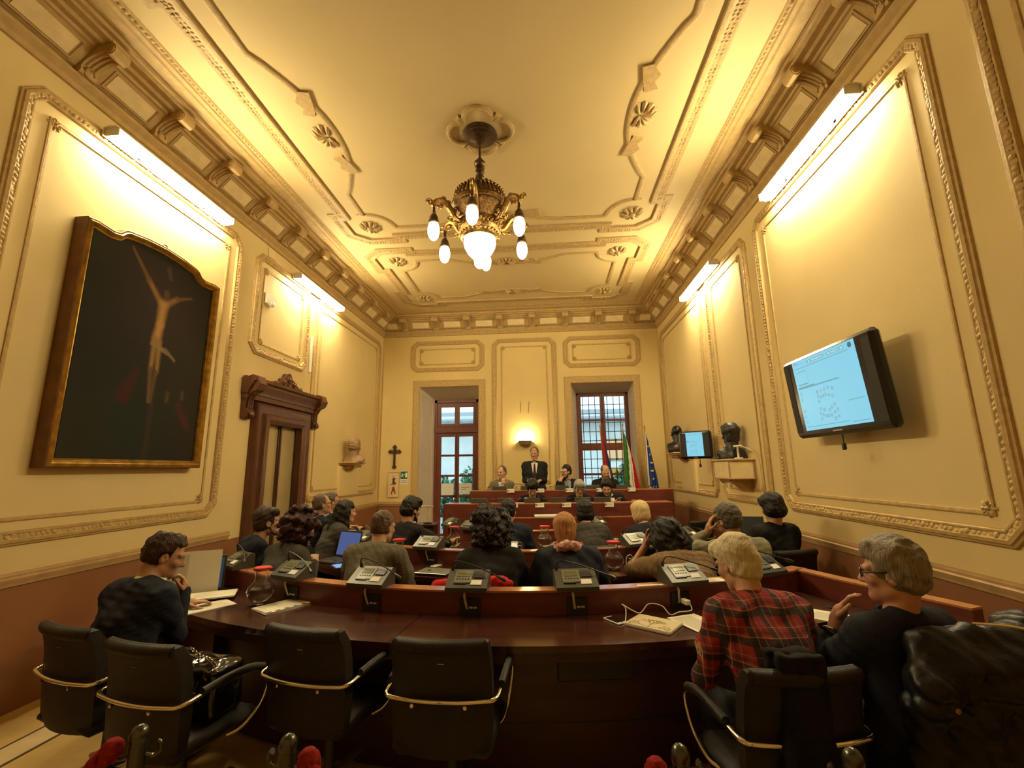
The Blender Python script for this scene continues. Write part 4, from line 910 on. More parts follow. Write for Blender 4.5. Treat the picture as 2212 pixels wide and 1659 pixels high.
def head_prims(S, C, Rm, s=1.0, female=False, beard=False, fine=True):
    W = lambda x, y, z: C+Rm@(np.array((x, y, z))*s)
    E = lambda c, r, k=.015, op=1, lab=0: S.ell(W(*c), np.array(r)*s, Rm, k, op, lab)
    Cp = lambda a, b, r, r2=None, k=.012, lab=0: S.cap(W(*a), W(*b), r*s, (r2 or r)*s, k, 1, lab)
    E((0, -.018, .038), (.074, .094, .086)); E((0, .020, -.02), (.064, .076, .080), .03); E((0, .032, -.068), (.050, .058, .050), .025)
    Cp((-.042, .012, -.072), (0, .070, -.098), .022, .020, .025); Cp((.042, .012, -.072), (0, .070, -.098), .022, .020, .025)
    for sx in (-1, 1):
        E((sx*.040, .066, -.024), (.024, .022, .020), .02); Cp((sx*.050, .072, .024), (sx*.012, .088, .020), .011, .010, .014)
        E((sx*.031, .096, .004), (.016, .012, .011), .012, -1); E((sx*.031, .0745, .002), (.0125, .0125, .0125), .002, 1, 1); Cp((sx*.043, .0785, .0085), (sx*.019, .0815, .0085), .0052, .0050, .004); Cp((sx*.043, .0785, -.006), (sx*.019, .0815, -.0055), .0040, .0040, .004)
        E((sx*.031, .0845, .002), (.0062, .0042, .0062), .001, 1, 2)
        E((sx*.077, -.004, -.012), (.009, .020, .032), .008); E((sx*.082, .000, -.006), (.005, .010, .015), .004, -1)
    Cp((0, .088, .012), (0, .110, -.030), .009, .014, .012); 
    for sx in (-1, 1): E((sx*.012, .098, -.034), (.009, .011, .008), .008)
    Cp((-.019, .0835, -.062), (.019, .0835, -.062), .0055, .0055, .006, 3); Cp((-.014, .083, -.070), (.014, .083, -.070), .006, .006, .006, 3)
    E((0, .076, -.096), (.018, .018, .016), .015)
def hand_prims(S, w, d, n, side, curl=.5, s=1.0, spread=.12, thumb=.7):
    """w wrist, d direction of the hand, n palm normal (the side fingers curl to)"""
    d = np.array(d, float); d /= np.linalg.norm(d); n = np.array(n, float); n = n-d*(n@d); n /= np.linalg.norm(n); x = np.cross(d, n)*side
    P = lambda a, b, c: w+(d*a+x*b+n*c)*s
    S.ell(P(.045, 0, 0), np.array((.040, .050, .017))*s, np.stack([x, d, n], 1), .015)
    S.cap(P(0, 0, 0), P(.035, 0, 0), .026*s, .030*s, .015)
    for i, (b, L, r) in enumerate(((.030, .072, .0092), (.010, .080, .0096), (-.011, .075, .0092), (-.030, .060, .0082))):
        p = P(.082, b, 0); ang = curl*.55; dirb = x*(b*spread*12)
        for j, f in enumerate((.45, .32, .25)):
            v = d*math.cos(ang)+n*math.sin(ang)+dirb*(.3 if j == 0 else .15); v /= np.linalg.norm(v); q = p+v*L*f*s; S.cap(p, q, r*(1-.08*j)*s, r*(.95-.08*j)*s, .004); p = q; ang += curl*.95
    p = P(.02, .034, .006); 
    for j, f in enumerate((.040, .032, .026)):
        v = d*(.55+.2*j)+x*(.75-.28*j)*(1 if thumb > 0 else .5)+n*(.35+.1*j)*thumb; v /= np.linalg.norm(v); q = p+v*f*s; S.cap(p, q, (.0125-.0015*j)*s, (.011-.0015*j)*s, .006); p = q
def hair(name, style, C, Rm, m, par, vox, s=1.0, seed=0, lean=None):
    S = SDF(); W = lambda x, y, z: C+Rm@(np.array((x, y, z))*s)
    E = lambda c, r, k=.02, op=1: S.ell(W(*c), np.array(r)*s, Rm, k, op)
    face = lambda y=.045, z=.035: S.box(W(0, .16, -.10+z), np.array((.12, .16-y, .10))*s, .01, Rm, .012, -1)
    nz = wob(.004, 90, seed)
    if style in ('short', 'thin', 'balding', 'receding', 'crown'):
        t = .013 if style in ('short', 'crown') else .008
        E((0, -.020, .040), (.074+t, .094+t, .086+t*1.4)); E((0, -.035, -.01), (.072+t*.8, .075+t, .075), .02)
        S.box(W(0, .13, -.03), np.array((.12, .085, .085))*s, .015, Rm, .015, -1); S.box(W(0, -.02, -.135), np.array((.15, .12, .06))*s, .01, Rm, .015, -1)
        for sx in (-1, 1): E((sx*.095, .012, -.03), (.035, .045, .055), .01, -1)
        if style == 'balding': E((0, -.012, .135), (.062, .095, .058), .02, -1); E((0, .06, .11), (.08, .07, .06), .02, -1)
        if style == 'crown': E((0, -.035, .150), (.048, .060, .040), .012, -1)
        if style == 'receding': E((0, .075, .10), (.075, .055, .05), .02, -1)
    elif style == 'full':       # thick swept hair
        E((0, -.022, .048), (.092, .112, .108)); E((0, -.05, -.015), (.086, .080, .080), .03); E((.02, .045, .10), (.065, .05, .04), .03)
        S.box(W(0, .15, -.035), np.array((.12, .085, .080))*s, .015, Rm, .015, -1); S.box(W(0, -.02, -.16), np.array((.15, .14, .06))*s, .01, Rm, .02, -1)
        for sx in (-1, 1): E((sx*.10, .02, -.04), (.035, .04, .055), .01, -1)
        nz = wob(.007, 45, seed, 3)
    elif style == 'crop':       # short womens cut, rounded crown, tapered nape
        E((0, -.022, .045), (.092, .112, .104)); E((0, -.045, -.03), (.076, .072, .080), .03); E((0, .06, .085), (.07, .045, .045), .03)
        S.box(W(0, .15, -.06), np.array((.12, .085, .085))*s, .015, Rm, .015, -1)
        for sx in (-1, 1): E((sx*.10, .022, -.055), (.035, .045, .050), .01, -1)
        nz = wob(.004, 40, seed, 4)
    elif style == 'bob':
        E((0, -.02, .04), (.098, .118, .106)); E((0, -.035, -.035), (.100, .098, .085), .03); face(.055, .02); S.box(W(0, -.02, -.185), np.array((.15, .15, .065))*s, .01, Rm, .02, -1); E((.0, .07, .085), (.07, .04, .045), .03)
    elif style == 'curly':
        E((0, -.045, .045), (.150, .150, .150)); E((0, -.06, -.05), (.145, .12, .11), .05)
        for k in range(26):
            rs = np.random.RandomState(seed*50+k); d = rs.normal(size=3); d[1] -= .7; d /= np.linalg.norm(d); c = np.array((0, -.045, .02))+d*np.array((.14, .135, .15)); E(tuple(c), (.036, .036, .036), .02)
        S.box(W(0, .16, -.06), np.array((.075, .12, .10))*s, .03, Rm, .03, -1); S.box(W(0, .03, -.215), np.array((.2, .2, .06))*s, .01, Rm, .03, -1); nz = wob(.024, 48, seed, 5)
    elif style == 'wavy':
        E((0, -.03, .035), (.118, .128, .118)); E((0, -.055, -.07), (.132, .095, .125), .05); face(.05, .02)
        for sx in (-1, 1): E((sx*.10, -.02, -.13), (.048, .06, .11), .03)
        nz = wob(.016, 36, seed, 4)
    elif style == 'long':
        E((0, -.02, .038), (.095, .115, .106)); E((0, -.06, -.10), (.092, .062, .17), .04)
        S.chain([W(0, -.07, -.05), W(0, -.10, -.20), W(.02, -.10, -.36)], [.085*s, .085*s, .05*s], .04); face(.05, .03)
        for sx in (-1, 1): S.chain([W(sx*.085, .0, .0), W(sx*.09, .0, -.15), W(sx*.08, .02, -.30)], [.035*s, .035*s, .02*s], .03)
    return S.mesh('hair', m, vox, par, noise=nz)
def glasses(C, Rm, par, s=1.0, sunk=0):
    W = lambda x, y, z: C+Rm@(np.array((x, y, z))*s)
    mb = MB()
    for sx in (-1, 1):
        mb.tube([W(sx*.032+.023*math.cos(a), .104-.004*abs(math.cos(a)), .002+.019*math.sin(a)) for a in np.linspace(0, 2*PI, 15)[:-1]], .0028*s, 6, True)
        mb.tube([W(sx*.055, .099, .008), W(sx*.074, .075, .008), W(sx*.080, .0, .010), W(sx*.078, -.022, -.008)], .0026*s, 6)
    mb.tube([W(-.010, .106, .006), W(0, .110, .009), W(.010, .106, .006)], .0024*s, 6); return mb.build('glasses', m_frame, par, 60)
def person(label, H, head, hz=.56, torso=0.0, side=0.0, vox=.011, hy=0.0, hp=0.0, hr=0.0, hstyle='short', hcol='brown', sk=0, top=m_navy, collar=None, lapels=False, jacket=True, arms=None, glass=False, beard=None, female=False, standing=False, size=1.0, hands=True, tie=None, legs=True, build=1.0, bend=.0, seed=0, trous=m_trous, arm_abs=None, hair_s=1.0, wr=.006, floor=0.0, sleeve_end=(1.0, 1.0), shirt=None):
    """H: head centre in the room; head: heading of the body (0 = towards the far wall, + = to the left);
    hy/hp/hr: head turn, nod (negative = down) and tilt relative to the body"""
    Rw = np.array(Rz(head).to_3x3()); Hz = H[2]-floor
    L1, L2 = .505*size, .178*size
    if standing: hz = .90
    dz = Hz-hz; phi = 0.0
    if L1+L2 < dz: L1 *= dz/(L1+L2); L2 = dz-L1
    else:
        lo_, hi_ = 0.0, 1.2
        for _ in range(30):
            phi = (lo_+hi_)/2
            if L1*math.cos(phi)+L2*math.cos(min(1.5, phi*1.25+bend)) > dz: lo_ = phi
            else: hi_ = phi
    if torso: phi = torso
    up1 = np.array((side, math.sin(phi), math.cos(phi))); up1 /= np.linalg.norm(up1); p2 = min(1.5, phi*1.25+bend); up2 = np.array((side*1.2, math.sin(p2), math.cos(p2))); up2 /= np.linalg.norm(up2)
    off = up1*L1+up2*L2; base = np.array(H, float)-Rw@np.array((off[0], off[1], 0)); base[2] = floor
    hipz = Hz-off[2]
    Pv = np.array((0, 0, hipz)); N = Pv+up1*L1; C = N+up2*L2; rgt = np.array((1.0, 0, 0)); fw = np.cross(up1, rgt); fw = -fw if fw[1] < 0 else fw
    root = thing('person', label, 'person', tuple(base), head)
    sw = (.170 if not female else .150)*size*build
    Sh = {s: N-up1*.052*size+rgt*s*sw for s in (-1, 1)}
    B = SDF(); T = SDF()
    Rm = headmat(hy, hp-phi*.0, hr)
    # torso
    def torso_(S, g, k=.05, lab=0):
        S.cap(Pv+rgt*-.075*build+up1*.02, Pv+rgt*.075*build+up1*.02, .115*build+g, None, k, 1, lab); S.cap(Pv+up1*.05, Pv+up1*.28*size, .115*build+g, .125*build+g, k, 1, lab)
        for s in (-1, 1): S.cap(Pv+up1*.10*size+rgt*s*.055*build, Pv+up1*.34*size+rgt*s*.085*build, .085*build+g, .088*build+g, k, 1, lab)
        S.cap(N-up1*.075*size-rgt*sw*.80-fw*.012, N-up1*.075*size+rgt*sw*.80-fw*.012, .070*build+g, None, k, 1, lab)
        for s in (-1, 1): S.cap(N-up1*.012+rgt*s*.04-fw*.02, Sh[s]-fw*.01, .048+g, .052+g, k, 1, lab)
        if female:
            for s in (-1, 1): S.ell(Pv+up1*.30*size+rgt*s*.07+fw*.10, (.062+g,)*3, None, k, 1, lab)
    torso_(B, -.010); torso_(T, .012)
    B.cap(N-up1*.03, C-up2*.02+Rm@np.array((0, -.028, -.05)), .062*size, .056*size, .03)
    head_prims(B, C, Rm, size)
    # arms
    inv = Rw.T
    def tolocal(p): return inv@(np.array(p, float)-base)
    res = {}
    for s in (-1, 1):
        a = (arms or {}).get(s, {})
        tgt = a.get('w'); 
        if tgt is None: tgt = Pv+np.array((s*.16, .36, .30)) if not standing else Pv+np.array((s*.20, .16, .06))
        else: tgt = tolocal(tgt)
        E_, Wr = ik(Sh[s], tgt, .285*size, .25*size, a.get('pole', (s*.6, -.5, -.7)))
        ro = .050*build
        B.chain([Sh[s], E_, Wr], [ro-.006, .036, .026], .02)
        T.chain([Sh[s], (Sh[s]+E_)/2, E_], [.058*build+.004, .054*build+.004, .050], .03)
        se = sleeve_end[0 if s < 0 else 1]; We = E_+(Wr-E_)*min(1, se*.97)
        if se > .05: T.cap(E_, We, .050, .040, .02)
        hd = a.get('d'); hd = (Wr-E_) if hd is None else inv@np.array(hd, float)
        hn = a.get('n'); hn = np.array((0, 0, -1.0)) if hn is None else inv@np.array(hn, float)
        if hands: hand_prims(B, Wr, hd, hn, s*a.get('flip', 1), a.get('curl', .45), size*.97, a.get('spread', .1), a.get('thumb', .7))
        res[s] = (E_, Wr, hd)
    # legs
    Lg = SDF()
    for s in (-1, 1):
        h0 = Pv+rgt*s*.09
        if standing: kn = np.array((s*.10, .03, .50)); an = np.array((s*.11, -.01, .09))
        else: kn = np.array((s*.13, .43, .50)); an = np.array((s*.13, .36, .09))
        if not standing and hz < .5: kn[2] = hz
        Lg.chain([h0, kn, an], [.092*build, .064, .048], .03); Bf = an+np.array((0, 0, -.03)); B.chain([h0, kn, an], [.08*build, .052, .038], .03); B.cap(Bf+np.array((0, -.02, -.02)), Bf+np.array((0, .15, -.03)), .033, .026, .02)
        sh = MB(); sh.ell(tuple(an+np.array((0, .075, -.045))), (.047, .145, .043), 12, 6).build('shoe', m_shoe, root, 60)
    body = B.mesh('body', [SK[sk], m_eye, m_iris, m_lip], vox, root)
    # clothes
    nz = wob(wr, 26, seed+1); tp = T.mesh('jacket' if jacket else 'sweater', top, max(vox, .008), root, noise=nz); 
    Lg.cap(Pv-rgt*.07, Pv+rgt*.07, .125*build, None, .05); Lg.mesh('trousers', trous, max(vox, .014), root)
    # collar ring / shirt
    nb = N+up2*.012+fw*.004
    ax1 = rgt; ax2 = np.cross(up2, rgt); 
    def ring(r, tilt, z, th, nm, m, gap=.0, hgt=1.0):
        pts = []
        for k in range(21):
            a = gap+(2*PI-2*gap)*k/20+PI/2; pts.append(nb+up2*(z+tilt*math.sin(a)*-1)+ax1*r*math.cos(a)+ax2*r*1.05*math.sin(a))
        c = MB(); c.tube(pts, th, 6, gap == 0, flat=hgt); return c.build(nm, m, root, 60)
    if collar is not None: ring(.066*size, -.022, .026, .011, 'shirt_collar', collar, .25)
    if lapels: ring(.078*size, -.03, .004, .016, 'jacket_collar', top, .55)
    if not lapels and collar is None: ring(.066*size, -.012, -.004, .010, 'neckline', top)
    if shirt is not None:
        from mathutils.bvhtree import BVHTree
        bv = BVHTree.FromPolygons([v.co for v in tp.data.vertices], [list(p.vertices) for p in tp.data.polygons])
        def sheet_(rows_, off, nm, m):
            V = []
            for z, x in rows_:
                for j in (-1, -.5, 0, .5, 1):
                    o_ = Pv+up1*(L1*z)+rgt*(x*j)+fw*.6; h = bv.ray_cast(Vector(o_), Vector(-fw)); hit = np.array(h[0]) if h[0] is not None else o_-fw*.48
                    V.append(hit+fw*off)
            q = MB(); n = len(rows_); q.add(V, [(5*i+j, 5*i+j+1, 5*i+j+6, 5*i+j+5) for i in range(n-1) for j in range(4)]); return q.build(nm, m, root, 60)
        sheet_([(1.0-.055*k, .062*(1-k/13)+.003) for k in range(13)], .006, 'shirt_front', shirt)
        if tie is not None: sheet_([(.975, .016), (.95, .013), (.9, .017), (.8, .021), (.7, .025), (.6, .029), (.5, .031), (.45, .02), (.42, .003)], .011, 'tie', tie)
    hair('hair', hstyle, C, Rm, HM[hcol], root, max(.006, vox*.75), size*hair_s, seed)
    if beard:
        S = SDF(); W = lambda x, y, z: C+Rm@(np.array((x, y, z))*size)
        for sx in (-1, 1): S.chain([W(sx*.064, .012, -.035), W(sx*.052, .035, -.080), W(sx*.022, .070, -.104), W(0, .080, -.108)], [.012, .018, .020, .020], .015)
        S.cap(W(-.024, .088, -.050), W(.024, .088, -.050), .006, .006, .008); S.mesh('beard', HM[beard], .006, root, noise=wob(.003, 120, seed))
    if glass: glasses(C, Rm, root, size)
    return dict(root=root, C=C, N=N, P=Pv, up=up1, fw=fw, arms=res, Rm=Rm, base=base, Rw=Rw, Sh=Sh, body=body, top=tp)
D_ = math.radians
def up3(H, f, a, z): return (H[0]+f[0]*a, H[1]+f[1]*a, H[2]+z)
def fdir(deg): return np.array((-math.sin(D_(deg)), math.cos(D_(deg)), 0))
PP = {}
# nearest row
H = (-2.33, 2.71, 1.165); f = fdir(-50)
PP['left'] = person('man with thinning dark hair in dark jacket bowed over papers, by left wall', H, D_(-14), hy=D_(-36), hp=D_(-22), vox=.007, torso=.32, bend=.15, hstyle='crown', hcol='brown', sk=1, top=m_navy, collar=m_white, seed=1,
    arms={1: dict(w=(H[0]+.055, H[1]+.11, H[2]-.235), d=(-.15, -.05, 1), n=(-.6, -.5, .1), curl=1.2, pole=(.15, .0, -1)), -1: dict(w=(-2.48, 3.10, .78), d=(.6, .7, 0), curl=.3)}, build=1.08)
H = (.945, 2.48, 1.165)
PP['plaid'] = person('person with short pale blonde hair in red tartan shirt, seen from behind', H, D_(10), hy=D_(16), hp=D_(-24), vox=.007, hstyle='crop', hcol='pale', sk=0, top=m_tartan, jacket=False, collar=m_tartan, female=True, build=1.16, seed=2, wr=.008,
    arms={-1: dict(w=(.80, 2.58, .68), d=(.5, .8, 0), pole=(-.5, -.2, -1)), 1: dict(w=(1.12, 2.60, .68), d=(-.5, .8, 0), pole=(.5, -.2, -1))})
H = (1.47, 2.17, 1.19); f = fdir(50)
PP['right'] = person('grey-haired man in dark sweater and glasses resting chin on hand, right corner', H, D_(14), hy=D_(38), hp=D_(-6), hz=.50, vox=.006, hstyle='full', hcol='grey', sk=2, top=m_navy, jacket=False, glass=True, build=1.06, seed=3,
    arms={-1: dict(w=(1.295, 2.30, .965), d=(.075, -.03, .15), n=(.75, -.55, .1), curl=.40, pole=(-.10, .12, -.25), thumb=.4, spread=.16), 1: dict(w=(1.72, 2.62, .78), d=(-.5, .8, 0))}, sleeve_end=(.62, 1.0))
# middle row
H = (-2.66, 4.25, 1.185)
PP['coat'] = person('brown-haired bearded man in dark coat in front of the carved door', H, D_(-42), hy=D_(-12), hp=D_(2), vox=.009, hstyle='full', hcol='brown', sk=1, top=m_navy, beard='brgrey', seed=4)
H = (-2.20, 4.05, 1.14)
PP['redcurl'] = person('woman with dark red curly hair in charcoal knit', H, D_(-22), hp=D_(-14), vox=.009, hstyle='curly', hcol='redbrown', sk=0, top=m_charc, jacket=False, female=True, seed=5, build=1.05, hair_s=.98)
H = (-1.375, 3.82, 1.19)
PP['blazer'] = person('balding man in grey tweed blazer beside the open laptop', H, D_(-14), hy=D_(-8), hp=D_(-10), vox=.008, hstyle='thin', hcol='brgrey', sk=0, top=m_tweed, collar=m_white, lapels=True, glass=True, seed=6, build=1.2)
H = (-.465, 3.88, 1.13)
PP['curl'] = person('woman with big dark curly hair in black top, near the middle', H, D_(2), hp=D_(-18), vox=.008, hstyle='curly', hcol='curl', sk=0, top=m_blackw, jacket=False, female=True, seed=7, build=1.25, hair_s=1.10)
H = (.135, 3.88, 1.135)
PP['ginger'] = person('person with short ginger hair in navy coat and pale scarf', H, D_(5), hp=D_(-18), vox=.008, hstyle='crop', hcol='ginger', sk=0, top=m_navy, female=True, seed=8, build=1.25, hair_s=1.05)
H = (.945, 3.85, 1.085); 
PP['dots'] = person('dark-haired woman in dotted brown top leaning her head on one hand', H, D_(12), hy=D_(12), hp=D_(-14), hr=D_(-10), side=-.10, vox=.008, hstyle='wavy', hcol='black', sk=1, top=m_dots, jacket=False, female=True, seed=9, build=1.18, hair_s=1.12,
    arms={-1: dict(w=(.80, 3.93, 1.03), d=(.1, .0, 1), n=(.8, -.3, 0), curl=.5, pole=(-.7, .3, -.7)), 1: dict(w=(1.15, 4.15, .79), d=(-.3, .9, 0))}, sleeve_end=(.15, 1.0))
H = (1.475, 3.98, 1.205); f = fdir(30)
PP['sage'] = person('grey-haired man in sage sweater holding his temple, behind the blonde person', H, D_(14), hy=D_(22), hp=D_(-10), side=-.08, vox=.008, hstyle='short', hcol='dgrey', sk=1, top=m_sage, jacket=False, seed=10, build=1.18, hair_s=1.04,
    arms={-1: dict(w=(1.335, 4.02, 1.12), d=(.25, -.05, 1), n=(.9, -.1, 0), curl=.45, pole=(-.6, .5, -.6)), 1: dict(w=(1.60, 4.35, .80), d=(-.4, .8, 0))}, sleeve_end=(.85, 1.0))
H = (2.16, 4.65, 1.25)
PP['wallbob'] = person('woman with short dark bob in black top beside the right wall', H, D_(16), hp=D_(-16), vox=.009, hstyle='bob', hcol='black', sk=0, top=m_blackw, jacket=False, female=True, seed=11, build=1.2)
# inner row
H = (-1.525, 5.10, 1.22)
PP['beard'] = person('dark-haired bearded man in dark suit looking down at his desk', H, D_(-28), hy=D_(-12), hp=D_(-14), vox=.010, hstyle='full', hcol='black', sk=1, top=m_darksuit, collar=m_white, beard='black', seed=12, build=1.05, arms={1: dict(w=(-1.13, 5.42, .80), d=(.5, .5, .5)), -1: dict(w=(-1.35, 5.5, .80))})
H = (-.44, 5.22, 1.18)
PP['navyback'] = person('man with short dark hair in navy suit behind the curly head', H, D_(-6), hp=D_(-12), vox=.010, hstyle='short', hcol='black', sk=1, top=m_navy, seed=13, build=1.25, side=.05)
H = (.41, 5.22, 1.165)
PP['darkbob'] = person('woman with smooth dark bob in grey jacket in the inner row', H, D_(4), hp=D_(-12), vox=.010, hstyle='bob', hcol='black', sk=0, top=m_charc, female=True, seed=14, build=1.1)
H = (1.03, 5.30, 1.14)
PP['blonde'] = person('woman with smooth blonde bob in dark top in the inner row', H, D_(14), hp=D_(-12), vox=.010, hstyle='bob', hcol='blonde', sk=0, top=m_navy, female=True, seed=15, build=1.0, arms={-1: dict(w=(.74, 5.46, .80), d=(.3, .7, .3)), 1: dict(w=(1.0, 5.6, .80))})
# by the left wall
H = (-2.82, 5.62, 1.25)
PP['wall1'] = person('grey-haired man with dark glasses and blue collar by left wall', H, D_(-48), hy=D_(-6), hp=D_(4), vox=.010, hstyle='receding', hcol='brgrey', sk=1, top=m_darksuit, collar=m_blue, glass=True, seed=16)
H = (-2.95, 6.14, 1.24)
PP['wall2'] = person('man with glasses and white collar just beyond another man by left wall', H, D_(-48), hy=D_(-6), hp=D_(6), vox=.010, hstyle='short', hcol='dgrey', sk=1, top=m_darksuit, collar=m_white, glass=True, seed=17)
H = (-2.39, 5.35, 1.18)
PP['long'] = person('woman with long black hair and grey jacket near left wall', H, D_(-40), hy=D_(-18), hp=D_(-4), vox=.010, hstyle='long', hcol='black', sk=0, top=m_charc, female=True, seed=18)
# lower dais
H = (-.245, 7.72, 1.325)
PP['bowed'] = person('dark-haired person bowed low behind the lower dais desk', H, D_(182), hp=D_(-38), floor=.17, vox=.010, hstyle='full', hcol='black', sk=0, top=m_darksuit, shirt=m_white, seed=19, hair_s=1.1)
H = (.54, 7.76, 1.325)
PP['greyw'] = person('grey-haired woman with glasses in black top on the lower dais', H, D_(178), hy=D_(6), hp=D_(-22), floor=.17, vox=.010, hstyle='bob', hcol='silver', sk=0, top=m_blackw, shirt=m_white, jacket=False, glass=True, female=True, seed=20, hair_s=.97)
H = (.985, 7.70, 1.32)
PP['lean'] = person('man in dark suit, white shirt and tie leaning over on lower dais', H, D_(198), hy=D_(-28), hp=D_(-20), side=.40, floor=.17, vox=.010, hstyle='full', hcol='black', sk=1, top=m_darksuit, collar=m_white, shirt=m_white, tie=m_tieb, beard='black', seed=21, build=1.1)
# upper dais
H = (-.88, 8.92, 1.59)
PP['greyjack'] = person('man in grey jacket, hand at his chin, left on the upper dais', H, D_(182), hy=D_(-28), hp=D_(-2), floor=.35, vox=.010, hstyle='receding', hcol='dgrey', sk=0, top=m_greyj, collar=m_white, shirt=m_white, seed=22,
    arms={-1: dict(w=(-.83, 8.76, 1.37), d=(-.1, .1, 1), n=(0, 1, 0), curl=.9, pole=(.3, -.4, -1)), 1: dict(w=(-1.05, 8.70, 1.16), d=(.8, -.2, 0))}, build=1.02)
H = (-.232, 8.96, 1.945)
PP['speaker'] = person('man standing to speak in dark suit, white shirt and tie', H, D_(180), hy=D_(-12), hp=D_(-6), floor=.35, vox=.009, standing=True, hstyle='receding', hcol='brgrey', sk=1, top=m_darksuit, collar=m_white, shirt=m_white, tie=m_tieb, seed=23, build=1.08,
    arms={-1: dict(w=(-.12, 8.74, 1.43), d=(-.5, -.8, -.1), n=(0, .2, -1), curl=.9, pole=(-.25, -.7, -.6)), 1: dict(w=(-.36, 8.74, 1.43), d=(.5, -.8, -.1), n=(0, .2, -1), curl=.9, pole=(.25, -.7, -.6))})
H = (.375, 8.92, 1.585)
PP['darkbeard'] = person('man with dark beard and glasses, fist at cheek, upper dais', H, D_(176), hy=D_(-46), hp=D_(-6), floor=.35, vox=.009, hstyle='short', hcol='black', sk=0, top=m_darksuit, collar=m_blue, shirt=m_blue, beard='black', glass=True, seed=24, side=.12,
    arms={1: dict(w=(.25, 8.76, 1.39), d=(.3, .2, 1), n=(.6, .6, 0), curl=1.2, pole=(-.5, -.3, -1)), -1: dict(w=(.55, 8.66, 1.15), d=(-.6, -.4, 0))})
H = (1.13, 8.95, 1.575)
PP['bald'] = person('bald bearded man in black looking down in front of the flags', H, D_(180), hy=D_(6), hp=D_(-26), floor=.35, vox=.010, hstyle='balding', hcol='brgrey', sk=0, top=m_blackw, jacket=False, beard='brgrey', seed=25, build=1.1)
# the chairs they sit on
desc = dict(coat='the bearded man in coat', redcurl='the woman with dark red curls', blazer='the man in tweed blazer', curl='the curly-haired woman in black', ginger='the ginger-haired person', dots='the woman in dotted top', sage='the man in sage sweater', wallbob='the dark bob by the right wall', beard='the bearded man in suit',
    navyback='the man in navy suit', darkbob='the dark bob in grey jacket', blonde='the blonde woman', wall1='the man with blue collar', wall2='the farther man by left wall', long='the long-haired woman', bowed='the bowed person on the dais', greyw='the grey-haired woman on the dais', lean='the leaning man on the dais',
    greyjack='the man in grey jacket', darkbeard='the man with dark beard and glasses', bald='the bald man before the flags')
for k, t in desc.items():
    if k in ('coat', 'redcurl', 'sage', 'dots', 'blazer', 'curl', 'ginger'): continue
    q = PP[k]; fz = .17 if k in ('bowed', 'greyw', 'lean') else .35 if k in ('greyjack', 'darkbeard', 'bald') else 0.0
    b = q['base']+q['Rw']@np.array((0, .035, 0)); chair(b[0], b[1], q['root'].rotation_euler[2], 'black leather office chair under '+t, fz)
